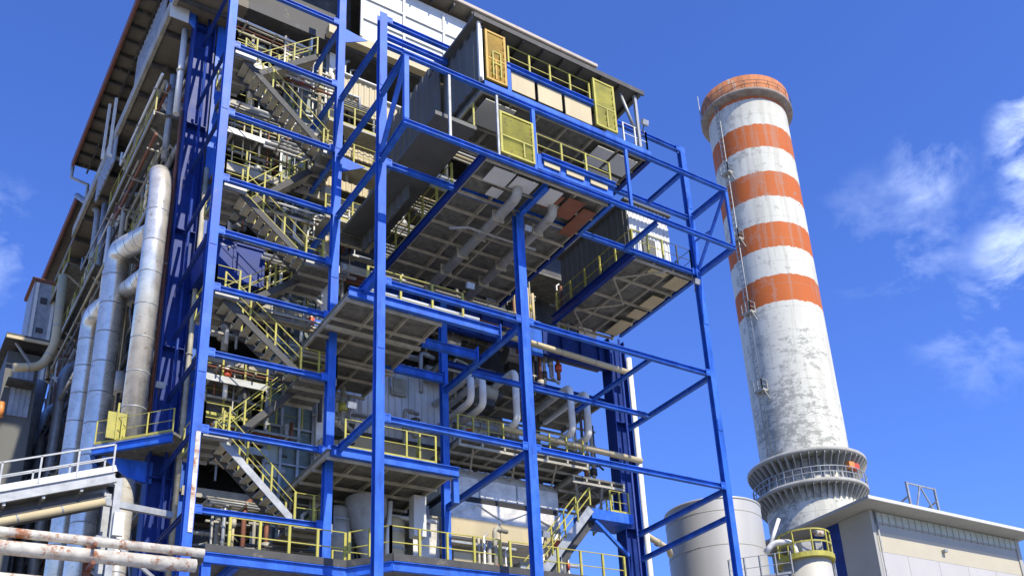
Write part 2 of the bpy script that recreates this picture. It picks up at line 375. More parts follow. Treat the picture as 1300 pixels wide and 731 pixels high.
# front cantilever cage
t2 = thing('cantilever_frame', 'projecting blue box frame of beams and thin posts in front of the gate landings', 'steel frame', (20, 25.6, 26.3))
CF = 25.6
for z in (29.28, 26.28): part(t2, 'beam', 'blue', MB().ibeam((12.3, CF, z), (27.45, CF, z), .16, .19))
for x, r in ((12.38, .17), (14.05, .09), (16.0, .08), (17.55, .14), (21.95, .12), (27.38, .13)):
    part(t2, 'post', 'blue' if r > .1 else 'galv', MB().box(x - r / 2, x + r / 2, CF - r / 2, CF + r / 2, 26.4, 29.16))
for z in (29.28, 26.3): part(t2, 'beam', 'blue', MB().ibeam((12.38, CF + .1, z), (12.5, YF - .17, z), .18, .22))
part(t2, 'brace', 'blue', MB().bar((12.42, CF + .12, 29.1), (12.5, YF - .17, 26.6), .14, .14))
part(t2, 'brace', 'blue', MB().bar((27.36, CF + .12, 29.1), (27.38, YF - .17, 26.6), .11, .11))
part(t2, 'brace', 'blue', MB().bar((27.36, CF + 1.2, 27.9), (27.38, YF - .17, 28.0), .07, .07))
for x in (24.9,): part(t2, 'beam', 'blue', MB().ibeam((x, CF + .1, 29.2), (x, YF - .12, 29.2), .16, .18))
for x in (21.0, 23.3): part(t2, 'beam', 'blue', MB().ibeam((x, CF + .1, 26.2), (x, YF - .12, 26.2), .16, .2))

# joint plates with bolts
def joint(t, x, y, z, w=.22, h=.30, left=True, right=True):
    k = MB()
    for sd, on in ((-1, left), (1, right)):
        if not on: continue
        xa, xb = sorted((x + sd * .148, x + sd * (.148 + w))); k.box(xa, xb, y - .012, y + .03, z - h / 2, z + h / 2)
        for i in range(3): cx_ = xa + .06 + i * (w - .12) / 2; k.box(cx_ - .016, cx_ + .016, y - .03, y - .012, z + h / 2 - .07, z + h / 2 - .04).box(cx_ - .016, cx_ + .016, y - .03, y - .012, z - h / 2 + .04, z - h / 2 + .07)
    part(t, 'joint_plate', 'blue', k)
for z in LV: joint(fr_stair, XA, YM - .12, z, left=False); joint(fr_stair, XB, YM - .12, z, right=False)
for z in (33.1, 26.35, 21.38, 16.3):
    joint(fr_main, XB, YF - .12, z, left=False); joint(fr_main, XD, YF - .12, z, right=False)
    if z < 27: joint(fr_main, XC, YF - .12, z)
for z in (19.0, 24.0, 30.0):
    for x, tt in ((XB, fr_main), (XD, fr_main), (XA, fr_stair), (XB, fr_stair)):
        y_ = YF if tt is fr_main else YM
        part(tt, 'splice_plate', 'blue', MB().box(x - .12, x + .12, y_ - .156, y_ - .142, z - .25, z + .25))

# tower columns
def tower_column(x, y, z0, z1, label, wd=.85):
    t = thing('tower_column', label, 'steel column', (x, y, z0), 'big blue built-up columns')
    part(t, 'flange', 'navy', MB().box(x - wd / 2, x - wd / 2 + .05, y - .35, y + .35, z0, z1))  # navy puts the shade on the blue column into its colour
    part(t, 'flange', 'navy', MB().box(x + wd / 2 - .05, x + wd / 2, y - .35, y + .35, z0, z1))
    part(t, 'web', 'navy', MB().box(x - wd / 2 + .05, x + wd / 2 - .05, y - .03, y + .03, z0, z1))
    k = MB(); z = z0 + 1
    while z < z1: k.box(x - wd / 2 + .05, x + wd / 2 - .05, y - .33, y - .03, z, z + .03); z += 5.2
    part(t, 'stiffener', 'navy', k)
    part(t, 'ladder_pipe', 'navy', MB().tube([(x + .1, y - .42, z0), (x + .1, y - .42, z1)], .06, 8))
    return t
t = tower_column(8.25, 36.6, 0, 38.3, 'big blue tower column at the left corner of the boiler house')
hd = part(t, 'head_bracket', 'blue', MB().prism([(7.8, 36.2, 37.2), (7.8, 36.2, 38.2), (6.7, 36.2, 38.2)], (0, .12, 0)))
part(t, 'adjacent_plate', 'blue', MB().box(8.75, 9.2, 36.3, 36.36, 0, 38.2))
t = tower_column(27.45, 34.55, 0, 26.2, 'big blue tower column at the right corner next to the white tank', .95)
part(t, 'adjacent_plate', 'blue', MB().box(27.95, 28.35, 34.4, 34.46, 0, 25.5))
tower_column(15.3, 36.8, 0, 16, 'short blue column under the middle of the boiler house')

# ================================================================== boiler house
H = thing('boiler_house', 'huge open-sided boiler house with overhanging roof, dark floors and pale cladding', 'building', (17, 45, 0))
part(H, 'wall', 'dark', MB().box(9.6, 24.6, 40.2, 40.5, 11.5, 38.1).box(9.3, 9.6, 37.2, 55, 0, 38.1).box(24.6, 27.0, 40.2, 40.5, 25.2, 38.1))  # dark colour stands in for the darkness of the interior
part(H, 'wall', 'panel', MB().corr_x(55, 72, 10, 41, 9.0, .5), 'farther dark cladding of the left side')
part(H, 'upper_wall', 'white', MB().box(14.4, 27.3, 34.36, 34.45, 38.6, 42.5), 'white upper cladding under the roof')
k = MB()
for x in [14.4 + i * 2.1 for i in range(7)]: k.box(x - .06, x + .06, 34.26, 34.35, 38.6, 42.3)
for z in (39.8, 41.1): k.box(14.4, 27.3, 34.28, 34.34, z - .05, z + .05)
part(H, 'wall_trim', 'white', k)
part(H, 'tan_sill', 'cream', MB().box(12.9, 27.3, 34.3, 34.7, 38.1, 38.55))
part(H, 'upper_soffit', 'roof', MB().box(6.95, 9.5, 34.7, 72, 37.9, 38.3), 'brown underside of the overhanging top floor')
part(H, 'top_floor', 'dark', MB().box(9.51, 27.3, 34.72, 55, 37.95, 38.3))  # underside coloured dark to paint in the unlit interior
k = MB()
for y in [35.5 + i * 2.2 for i in range(17)]: k.box(6.95, 9.2, y - .06, y + .06, 37.65, 37.9)
part(H, 'soffit_joist', 'dark', k)
part(H, 'soffit_edge', 'joist', MB().box(6.8, 6.95, 34.7, 55.4, 37.8, 38.5), 'tan edge beam along the left overhang')
# roof
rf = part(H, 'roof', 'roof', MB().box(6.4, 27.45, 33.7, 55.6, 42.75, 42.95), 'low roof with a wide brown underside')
part(rf, 'fascia', 'fascia', MB().box(6.3, 27.5, 33.58, 33.68, 42.8, 42.98), 'pale weathered front gutter')
part(rf, 'fascia', 'redrust', MB().box(6.27, 6.38, 33.69, 55.7, 42.45, 43.02), 'rust brown side gutter')
k = MB()
for i in range(20): y = 34.4 + i * 1.1; k.box(6.4, 9.4, y - .05, y + .05, 42.55, 42.74)
for x in (7.1, 8.0, 8.9): k.box(x - .04, x + .04, 33.8, 55.6, 42.4, 42.54)
part(rf, 'purlin', 'dark', k)
k = MB()
for i in range(14): x = 13.9 + i; k.box(x - .04, x + .04, 33.7, 34.28, 42.5, 42.74)
part(rf, 'rafter_end', 'dark', k)
part(rf, 'downpipe', 'pipegrey', MB().tube([(6.35, 55.4, 42.5), (6.35, 55.4, 41.7), (7.2, 55.2, 41.4), (7.2, 55.2, 38.5)], .09, 8))
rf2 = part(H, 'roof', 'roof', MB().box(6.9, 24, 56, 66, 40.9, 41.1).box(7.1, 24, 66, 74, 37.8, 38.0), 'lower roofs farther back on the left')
part(rf2, 'gutter', 'redrust', MB().box(6.78, 6.89, 56, 66.2, 40.6, 41.15).box(6.98, 7.09, 66.25, 74, 37.5, 38.05))
part(H, 'side_panel', 'galv', MB().corr_x(39.4, 44.5, 39.9, 42.0, 7.15, .4, .04), 'pale blue-grey hanging panels under the eave')
part(H, 'side_panel', 'galv', MB().corr_x(45.5, 49.3, 36.2, 38.6, 6.85, .5, .04), 'pale grey panel farther along the side')
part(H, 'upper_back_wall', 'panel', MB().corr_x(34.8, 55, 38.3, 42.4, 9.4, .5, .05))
part(H, 'upper_front_infill', 'dark', MB().box(9.4, 14.4, 35.6, 35.7, 38.3, 42.4))
part(H, 'side_railing', 'yellow', MB().rail([(7.05, 36.5, 38.5), (7.05, 54.5, 38.5)], 1.1, 1.6, .05))
# floor slabs seen from below
for z, y0, x1, lab in ((33.3, 35.6, 27.0, None), (29.5, 34.9, 15.3, None), (26.35, 34.9, 23, None), (24.1, 35.6, 14, None), (21.3, 35.6, 13.4, None), (18.9, 36.6, 14.2, None), (16.2, 36.2, 24, None)):
    fl = part(H, 'floor', 'grate', MB().box(8.9, x1, y0, 40.2, z, z + .12))
    k = MB()
    for i in range(int((x1 - 9) / 1.5)): x = 9.4 + i * 1.5; k.box(x - .05, x + .05, y0 + .05, 40.1, z - .2, z - .002)
    for y in (y0 + .4, y0 + 2.4): k.box(8.95, x1 - .05, y - .06, y + .06, z - .33, z - .205)
    part(fl, 'joist', 'joist', k)
    part(fl, 'edge_beam', 'joist', MB().box(8.95, x1, y0 - .08, y0 - .01, z - .15, z + .2))
for z in (33.3, 29.5, 24.1, 18.9):
    part(H, 'railing', 'yellow', MB().rail([(9.0, 35.0 if z == 29.5 else 35.6, z + .15), (12.9, 35.0 if z == 29.5 else 35.6, z + .15)], 1.05, 1.1, .05))
# inner columns
k = 0
for x, y in ((9.3, 40), (12.9, 36.9), (15.4, 40), (20.5, 39.9), (24.4, 37.0)):
    part(H, 'inner_column', 'galv' if x == 12.9 else 'dark', MB().ibeam((x, y, 0), (x, y, 38), .3, .3, up=(0, 1, 0)))
# left side framing
for y in (40, 44.5, 49, 53.5, 58, 63, 68):
    part(H, 'side_column', 'pipegrey', MB().ibeam((8.8, y, 0), (8.8, y, 38 if y < 66 else 37.5), .35, .35))
for z in (13, 17, 21, 25, 29, 33.5):
    part(H, 'side_beam', 'pipegrey', MB().ibeam((8.7, 37.1, z), (8.7, 72, z), .25, .35))
for y0, z0, y1, z1 in ((40.2, 13.2, 44.3, 20.8), (44.7, 25.2, 48.8, 32.8), (49.2, 17.2, 53.3, 24.8), (53.7, 25.2, 57.8, 33), (40.2, 25.2, 44.3, 32.8)):
    part(H, 'side_brace', 'galv', MB().bar((8.62, y0, z0), (8.62, y1, z1), .12, .16))
# dark navy plate girder and blue cladding panels
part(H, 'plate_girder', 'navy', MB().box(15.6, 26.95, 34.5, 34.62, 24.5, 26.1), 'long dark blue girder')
k = MB()
for i in range(11): x = 16 + i * 1.05; k.box(x, x + .04, 34.35, 34.49, 24.55, 26.05)
k.box(15.6, 26.95, 34.3, 34.49, 24.46, 24.5)
part(H, 'girder_stiffener', 'navy', k)
part(H, 'blue_panel', 'blue', MB().box(22.3, 23.2, 34.22, 34.3, 24.2, 26.0))
part(H, 'blue_panel', 'blue', MB().box(13.0, 15.9, 35.0, 35.06, 22.3, 23.7))
# grey corrugated wall and pale band under it
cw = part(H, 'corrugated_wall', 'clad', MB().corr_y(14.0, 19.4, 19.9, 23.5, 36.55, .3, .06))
part(cw, 'vent_hatch', 'joist', MB().box(16.9, 17.6, 36.36, 36.46, 21.9, 22.7).box(17.0, 17.5, 36.33, 36.36, 22.0, 22.6))
part(H, 'wall', 'dark', MB().box(21.4, 28.6, 37.2, 37.4, 26.2, 37.9))
part(H, 'floor', 'grate', MB().box(21.4, 27.6, 35.2, 37.2, 29.4, 29.5).box(21.4, 27.6, 35.2, 37.2, 26.3, 26.4))
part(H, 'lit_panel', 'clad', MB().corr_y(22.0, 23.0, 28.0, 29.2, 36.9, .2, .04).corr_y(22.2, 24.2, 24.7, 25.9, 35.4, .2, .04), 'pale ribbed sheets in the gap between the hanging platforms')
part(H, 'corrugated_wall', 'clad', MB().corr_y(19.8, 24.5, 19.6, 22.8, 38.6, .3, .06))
part(H, 'pale_wall', 'cream', MB().box(14.0, 19.4, 36.5, 36.6, 17.5, 19.75))
part(H, 'wall_sill', 'dark', MB().box(13.9, 19.5, 36.35, 36.6, 19.76, 19.88))
# white louvred panels beside the stairs
for (x0, x1, z0, z1, y) in ((13.2, 15.2, 34.1, 35.9, 34.3), (15.5, 16.9, 33.9, 35.3, 34.4), (13.0, 15.2, 29.75, 30.2, 34.3), (12.9, 15.2, 31.5, 32.0, 34.2), (13.1, 15.0, 27.1, 28.4, 34.4)):
    lp = part(H, 'louvre_panel', 'cream', MB().corr_y(x0, x1, z0, z1, y, .25, .03))
    if z1 - z0 > 1:
        k = MB()
        for i in range(4): k.box(x0 + .15, x1 - .4, y - .1, y - .05, z0 + .08 + i * .11, z0 + .13 + i * .11)
        part(lp, 'louvre_slat', 'panel', k)
        part(lp, 'top_cap', 'white', MB().box(x0 - .05, x1 + .05, y - .15, y + .1, z1 + .003, z1 + .07))
for z in (31.0, 34.0 - 1.05, 28.9 - .9):
    part(H, 'gallery_railing', 'yellow', MB().rail([(12.9, 34.0, z), (15.2, 34.0, z)], 1.05, 1.0, .05))
part(H, 'gallery_floor', 'joist', MB().box(12.9, 15.4, 33.9, 35.5, 32.8, 32.92).box(12.9, 15.4, 33.9, 35.5, 30.85, 30.97).box(12.9, 15.4, 33.9, 35.5, 27.85, 27.97))
# big shaded wall beside the gate landings
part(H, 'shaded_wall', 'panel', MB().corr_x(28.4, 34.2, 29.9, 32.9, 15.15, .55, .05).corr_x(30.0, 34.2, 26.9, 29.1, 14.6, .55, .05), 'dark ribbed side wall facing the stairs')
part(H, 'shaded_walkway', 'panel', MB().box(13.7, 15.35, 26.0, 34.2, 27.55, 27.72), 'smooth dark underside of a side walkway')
part(H, 'walkway_railing', 'yellow', MB().rail([(15.3, 34.0, 27.74), (15.3, 26.1, 27.74)], 1.1, 1.3, .05))

# ================================================================== landings and platforms
def underside(p, x0, x1, y0, y1, z, nx, ny, th=.1, jm='joist', jd=.18, diag=False, gm='grate'):
    part(p, 'deck', gm, MB().box(x0, x1, y0, y1, z, z + th))
    k = MB()
    for i in range(nx + 1): x = x0 + .06 + (x1 - x0 - .12) * i / nx; k.box(x - .04, x + .04, y0, y1, z - jd, z - .003)
    part(p, 'long_joist', jm, k)
    k = MB()
    for i in range(ny + 1): y = y0 + .06 + (y1 - y0 - .12) * i / ny; k.box(x0 + .01, x1 - .01, y - .035, y + .035, z - jd - .11, z - jd - .004)
    if diag:
        for i in range(ny):
            ya = y0 + (y1 - y0) * i / ny; yb = y0 + (y1 - y0) * (i + 1) / ny; a, b = (x0, (x0 + x1) / 2) if i % 2 else ((x0 + x1) / 2, x0)
            k.bar((a + .05, ya, z - jd - .2), (b + .05, yb, z - jd - .2), .06, .06)
    part(p, 'cross_joist', jm, k)
P = thing('platform', 'large hanging steel platform with tan joists and two fat pipes slung underneath', 'platform', (18.2, 30, 26.3), 'steel platforms')
underside(P, 15.55, 20.95, 25.75, 34.2, 26.45, 4, 8, jd=.2)
part(P, 'edge_beam', 'navy', MB().ibeam((15.5, 25.75, 26.35), (15.5, 34.3, 26.35), .14, .3))
part(P, 'edge_beam', 'navy', MB().ibeam((21.05, 25.75, 26.3), (21.05, 34.3, 26.3), .14, .24))
part(P, 'edge_beam', 'blue', MB().ibeam((18.2, 25.9, 26.1), (18.2, 27.8, 26.1), .2, .26))
part(P, 'pale_panel', 'white', MB().box(16.0, 16.9, 25.95, 26.8, 26.12, 26.16).box(17.0, 17.9, 26.0, 26.7, 26.12, 26.16).box(18.4, 19.0, 26.0, 27.0, 26.12, 26.16).box(16.5, 17.0, 27.0, 27.5, 26.12, 26.16))
part(P, 'primer_panel', 'redrust', MB().box(18.6, 19.2, 26.2, 27.1, 26.125, 26.155).box(19.35, 20.1, 26.1, 27.3, 26.125, 26.155).box(20.2, 20.8, 26.4, 28.2, 26.125, 26.155), 'rust red boards on the underside')
part(P, 'railing', 'yellow', MB().rail([(15.5, 28.2, 26.55), (15.5, 34.2, 26.55)], 1.1, 1.25, .06))
part(P, 'inner_railing', 'yellow', MB().rail([(20.9, 28.2, 26.55), (20.9, 34, 26.55)], 1.1, 1.25, .05))
for x, lab, y in ((17.35, 'fat grey pipe slung under the large platform, left of the two', 26.6), (19.1, 'fat grey pipe slung under the large platform, right of the two', 26.9)):
    pp = thing('pipe', lab, 'pipe', (x, 30, 25.7), 'fat pipes slung under the platform')
    part(pp, 'pipe_run', 'pipegrey', MB().tube([(x, 35.5, 25.75), (x, y + .3, 25.75), (x, y + .08, 25.83), (x, y, 26.05), (x, y, 26.7)], .19, 14))
    k = MB()
    for i in range(5): k.box(x - .24, x + .24, 28 + i * 1.4, 28.06 + i * 1.4, 25.53, 26.0)
    part(pp, 'hanger', 'joist', k)
tag(MB().tube([(16.0, 29.4, 25.6), (16.6, 29.0, 25.6), (19.6, 29.0, 25.6)], .06, 8).build('conduit', 'pipegrey'), 'thin conduit bent under the large hanging platform', 'conduit')

# upper gate landing with penthouse
P = thing('platform', 'upper gate landing with pale panelled underside just below the roof', 'platform', (19.3, 27, 29.3), 'steel platforms')
underside(P, 15.55, 23.2, 25.75, 28.6, 29.5, 6, 3, jd=.14)
part(P, 'pale_panel', 'white', MB().box(20.9, 21.7, 26.0, 27.2, 29.2, 29.23).box(21.85, 22.9, 26.0, 27.1, 29.2, 29.23).box(21.2, 22.9, 27.3, 28.3, 29.2, 29.23).box(15.8, 17.1, 26.0, 27.4, 29.2, 29.23), 'pale boards between the joists')
part(P, 'edge_beam', 'navy', MB().ibeam((23.25, 25.7, 29.35), (23.25, 28.7, 29.35), .2, .3))
part(P, 'edge_beam', 'blue', MB().box(15.5, 23.3, 25.55, 25.6, 29.42, 29.62))
part(P, 'post', 'blue', MB().box(16.5, 16.66, 25.55, 25.7, 29.62, 30.9))
part(P, 'top_beam', 'blue', MB().ibeam((16.5, 25.6, 30.85), (20.5, 25.6, 30.85), .2, .24))
part(P, 'parapet_panel', 'cream', MB().box(16.72, 17.75, 25.62, 25.66, 29.8, 30.68).box(17.9, 19.0, 25.62, 25.66, 29.8, 30.68).box(19.15, 20.4, 25.62, 25.66, 29.75, 30.68), 'tan parapet boards')
part(P, 'railing', 'yellow', MB().rail([(16.7, 25.75, 30.97), (20.5, 25.75, 30.97)], 1.1, .95, .06))
part(P, 'railing', 'whitepipe', MB().rail([(22.0, 25.65, 29.6), (23.2, 25.65, 29.6), (23.2, 28.5, 29.6)], 1.05, .6, .045), 'white railing round the right end')
ph = thing('penthouse', 'dark roofed shelter over the upper gate landing, open at its right end', 'shelter', (19.2, 27.5, 29.6))
part(ph, 'side_wall', 'panel', MB().corr_x(25.75, 28.5, 29.65, 32.45, 15.4, .6, .04))
part(ph, 'back_wall', 'panel', MB().corr_y(15.5, 22.4, 29.65, 32.4, 28.4, .6, .04))
pr = part(ph, 'roof', 'panel', MB().box(15.1, 23.1, 25.45, 29.2, 32.45, 32.57))
part(pr, 'eave', 'dark', MB().box(15.05, 23.15, 25.38, 25.44, 32.38, 32.6))
k = MB()
for i in range(9): x = 15.4 + i * .93; k.box(x - .03, x + .03, 25.45, 28.3, 32.3, 32.44)
part(pr, 'purlin', 'dark', k)
part(ph, 'post', 'galv', MB().box(22.72, 22.84, 25.55, 25.67, 29.65, 32.37))
part(ph, 'post', 'whitepipe', MB().box(15.28, 15.38, 25.5, 25.6, 29.65, 32.37))
part(ph, 'strut', 'galv', MB().tube([(22.1, 25.7, 32.2), (22.75, 25.75, 30.6)], .07, 8))
part(ph, 'light_end', 'clad', MB().box(15.45, 15.5, 25.6, 25.7, 29.65, 32.3))
def gate(x0, x1, z0, z1, m, label, inner=False):
    g = thing('gate', label, 'gate', ((x0 + x1) / 2, CF - .05, z0), 'yellow sheet gates')
    y = CF - .04
    part(g, 'frame', m, MB().box(x0, x0 + .09, y - .05, y + .05, z0, z1).box(x1 - .09, x1, y - .05, y + .05, z0, z1).box(x0 + .09, x1 - .09, y - .04, y + .04, z0, z0 + .08).box(x0 + .09, x1 - .09, y - .04, y + .04, z1 - .08, z1))
    n = 7; k = MB()
    part(g, 'back_sheet', 'dark', MB().box(x0 + .09, x1 - .09, y + .09, y + .1, z0 + .1, z1 - .1))
    for i in range(n):
        za = z0 + .1 + (z1 - z0 - .2) * i / n; zb = z0 + .1 + (z1 - z0 - .2) * (i + 1) / n - .06
        k.prism([(x0 + .09, y + .05, za), (x0 + .09, y - .05, zb), (x0 + .09, y - .03, zb), (x0 + .09, y + .07, za)], (x1 - x0 - .18, 0, 0))
    part(g, 'panel', m, k)
    part(g, 'rail', m, MB().box(x0 + .09, x1 - .09, y - .07, y - .045, (z0 + z1) / 2 - .2, (z0 + z1) / 2 - .14).box(x1 - .5, x1 - .44, y - .07, y - .045, z0 + .1, (z0 + z1) / 2 - .21))
    if inner: part(g, 'wicket', 'yellow', MB().box(x0 + .25, x0 + .3, y - .1, y - .045, z0 + .2, z0 + 1.4).box(x1 - .3, x1 - .25, y - .1, y - .045, z0 + .2, z0 + 1.4).box(x0 + .3, x1 - .3, y - .1, y - .045, z0 + 1.35, z0 + 1.4).box(x0 + .3, x1 - .3, y - .1, y - .045, z0 + .8, z0 + .85))
gate(15.58, 16.46, 29.75, 32.15, 'ochre', 'ochre gate at the left end of the upper landing, more rusted than the others', True)
gate(20.55, 21.6, 29.8, 32.2, 'yellow', 'yellow slatted gate at the right end of the upper landing under the dark roof')
gate(16.05, 17.5, 26.55, 28.45, 'yellow', 'wide bright yellow slatted gate on the lower landing')
P = thing('platform', 'lower gate landing with blue rail and yellow posts under the upper landing', 'platform', (19, 25.6, 26.4), 'steel platforms')
part(P, 'post', 'blue', MB().box(17.6, 17.76, 25.5, 25.64, 26.42, 27.1))
part(P, 'top_beam', 'blue', MB().ibeam((17.77, 25.55, 27.05), (21.2, 25.55, 27.05), .2, .22))
part(P, 'kick_panel', 'blue', MB().box(17.78, 21.1, 25.6, 25.64, 26.5, 26.92))
part(P, 'pale_panel', 'cream', MB().box(17.9, 18.6, 25.53, 25.57, 26.7, 26.9).box(18.9, 19.7, 25.53, 25.57, 26.7, 26.9).box(20.0, 20.8, 25.53, 25.57, 26.7, 26.9))
part(P, 'railing', 'yellow', MB().rail([(17.7, 25.7, 27.17), (21.1, 25.7, 27.17)], 1.05, 1.1, .06))
# white inclined chute panels between landings
k = thing('chute', 'pale sloping sheet chute hanging behind the lower gate landing', 'chute', (21, 27, 26.6))
part(k, 'sheet', 'white', MB().prism([(19.6, 27.2, 28.3), (19.6, 28.2, 29.0), (19.6, 28.2, 29.06), (19.6, 27.2, 28.36)], (2.6, 0, 0)))
part(k, 'side', 'galv', MB().bar((19.55, 27.2, 28.3), (19.55, 28.2, 29.0), .06, .2).bar((22.25, 27.2, 28.3), (22.25, 28.2, 29.0), .06, .2))

# right platform with cabin
P = thing('platform', 'right hanging platform with trussed underside and navy edge beams by the grey cabin', 'platform', (25.6, 31, 26.3), 'steel platforms')
underside(P, 23.95, 27.25, 28.15, 34.2, 26.35, 3, 4, jd=.14, diag=True)
part(P, 'edge_beam', 'navy', MB().ibeam((23.88, 28.0, 26.3), (23.88, 34.3, 26.3), .2, .42))
part(P, 'pale_panel', 'cream', MB().box(26.3, 27.1, 28.3, 29.2, 26.04, 26.08).box(26.4, 27.1, 30.0, 31.0, 26.04, 26.08).box(26.4, 27.1, 31.3, 32.0, 26.04, 26.08).box(26.4, 27.1, 32.4, 33.7, 26.04, 26.08).box(25.0, 25.9, 28.3, 28.6, 26.04, 26.08), 'pale boards in the underside')
part(P, 'railing', 'yellow', MB().rail([(23.95, 33.9, 26.5), (23.95, 28.2, 26.5)], 1.1, 1.2, .06).rail([(23.95, 28.1, 26.5), (25.6, 28.1, 26.5)], 1.1, .8, .055))
part(P, 'railing', 'dark', MB().rail([(25.6, 28.1, 26.5), (27.2, 28.1, 26.5), (27.2, 34, 26.5)], 1.1, 1.0, .04), 'thin dark railing at the right corner')
c = thing('cabin', 'grey corrugated cabin standing on the right hanging platform', 'cabin', (25.3, 31, 26.5))
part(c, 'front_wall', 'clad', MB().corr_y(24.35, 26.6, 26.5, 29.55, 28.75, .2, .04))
part(c, 'side_wall', 'panel', MB().corr_x(28.75, 33.9, 26.5, 29.55, 24.3, .4, .04))
part(c, 'back_wall', 'panel', MB().box(24.35, 26.5, 33.9, 33.95, 26.5, 29.5).box(26.6, 26.65, 28.8, 33.95, 26.5, 29.5))
part(c, 'roof', 'panel', MB().box(24.15, 26.8, 28.6, 34.0, 29.56, 29.66))
part(c, 'band', 'white', MB().corr_y(24.36, 26.6, 28.1, 28.9, 28.68, .2, .02))
part(c, 'door', 'panel', MB().box(25.0, 25.7, 28.64, 28.68, 26.5, 27.9))

# mid platform Z 21.3
P = thing('platform', 'wide middle platform with joisted underside crossing behind the stair frame columns', 'platform', (14, 32, 21.2), 'steel platforms')
underside(P, 12.0, 15.6, 29.3, 36.1, 21.42, 3, 5, jd=.16)
part(P, 'front_beam', 'blue', MB().ibeam((12.0, 29.2, 21.45), (17.85, 29.2, 21.45), .2, .36))
part(P, 'stub_beam', 'blue', MB().ibeam((15.65, 31.1, 21.4), (17.95, 31.1, 21.4), .2, .34))
part(P, 'stub_beam', 'blue', MB().ibeam((15.0, 33.4, 21.4), (17.75, 33.4, 21.4), .2, .34))
for x, y in ((17.87, 29.2), (17.97, 31.1), (17.77, 33.4)): part(P, 'end_plate', 'blue', MB().box(x, x + .04, y - .14, y + .14, 21.1, 21.75))
part(P, 'cross_beam', 'joist', MB().box(12.0, 15.6, 31.05, 31.2, 21.02, 21.14).box(12.0, 15.6, 33.4, 33.5, 21.02, 21.12), 'pale cross beams under the deck')
part(P, 'railing', 'yellow', MB().rail([(12.7, 29.25, 21.64), (16.4, 29.25, 21.64)], 1.1, 1.2, .06))
part(P, 'white_pipe_rail', 'whitepipe', MB().tube([(12.8, 29.5, 21.95), (17.2, 29.5, 21.95)], .09, 10))
P = thing('platform', 'back walkway under the dark girder with joists and tan pipe', 'platform', (21, 35, 21.3), 'steel platforms')
underside(P, 18.4, 26.9, 34.8, 38.4, 23.0, 6, 3, jd=.16)
part(P, 'edge_beam', 'navy', MB().ibeam((18.4, 34.7, 22.95), (26.9, 34.7, 22.95), .16, .24))
# platform Z 16.2
P = thing('platform', 'lower service platform with blue edge beam below the corrugated wall', 'platform', (14.5, 33, 16.1), 'steel platforms')
underside(P, 12.2, 16.9, 31.2, 36.2, 16.35, 4, 4, jd=.16)
part(P, 'front_beam', 'blue', MB().ibeam((12.3, 31.1, 16.35), (17.1, 31.1, 16.35), .2, .36))
part(P, 'drop_leg', 'blue', MB().box(16.9, 17.12, 31.15, 31.35, 15.2, 16.14))
part(P, 'railing', 'yellow', MB().rail([(12.8, 31.15, 16.55), (16.2, 31.15, 16.55)], 1.1, 1.1, .05))
part(P, 'ladder_rail', 'yellow', MB().rail([(15.8, 31.6, 16.55), (16.4, 33.0, 16.55)], 1.3, .5, .06, 4))
P = thing('platform', 'service walkway over the silver duct, right of the middle column', 'platform', (21, 33.5, 18.8), 'steel platforms')
underside(P, 18.5, 24.8, 33.6, 36.2, 19.0, 6, 3, jd=.14)
part(P, 'railing', 'yellow', MB().rail([(18.5, 33.65, 19.12), (20.6, 33.65, 19.12)], 1.0, .7, .05).rail([(22, 33.65, 19.12), (24.6, 33.65, 19.12)], 1.0, .9, .045))
part(P, 'brace', 'joist', MB().bar((19.2, 33.7, 18.8), (20.0, 35.5, 18.3), .07, .07).bar((21.2, 33.7, 18.8), (22.0, 35.5, 18.3), .07, .07).bar((23.2, 33.7, 18.8), (24.0, 35.5, 18.3), .07, .07))

# blue deck at the bottom
D = thing('deck', 'long bottom deck with bright blue edge beam and dark grating kerb', 'deck', (18, 32, 12.0))
dp = [(8.45, 31.0), (12.9, 31.1), (13.95, 29.9), (29.5, 29.75), (29.5, 37), (8.45, 37)]
part(D, 'floor', 'grate', MB().poly(dp, 12.3, 12.42))
for a, b in ((0, 1), (1, 2), (2, 3)):
    p, q = dp[a], dp[b]
    part(D, 'edge_beam', 'blue', MB().ibeam((p[0], p[1] - .06, 12.12), (q[0], q[1] - .06, 12.12), .16, .32))
    part(D, 'kerb', 'dark', MB().bar((p[0], p[1] - .07, 12.42), (q[0], q[1] - .07, 12.42), .1, .24))
for i in range(7): part(D, 'floor_beam', 'blue', MB().ibeam((9.5 + i * 3, 31.2, 12.1), (9.5 + i * 3, 36.8, 12.1), .16, .3))
part(D, 'support_post', 'blue', MB().ibeam((8.55, 31.1, 0), (8.55, 31.1, 11.95), .26, .26, up=(0, 1, 0)))
part(D, 'support_post', 'blue', MB().ibeam((23.5, 30.2, 0), (23.5, 30.2, 11.95), .26, .26, up=(0, 1, 0)))
for (a, b, c0, d0) in ((9.2, 31.15, 12.9, 31.2), (13.0, 31.1, 13.95, 30.0), (13.95, 30.0, 18.0, 29.95), (18.4, 29.95, 23.4, 29.95)):
    part(D, 'railing', 'yellow', MB().rail([(a, b, 12.45), (c0, d0, 12.45)], 1.1, .95, .065))
part(D, 'inner_railing', 'yellow', MB().rail([(13.2, 33.0, 12.45), (23, 33.0, 12.45)], 1.1, 1.4, .05))
part(D, 'lower_beam', 'blue', MB().ibeam((8.6, 31.1, 10.9), (22, 31.1, 10.9), .2, .3))

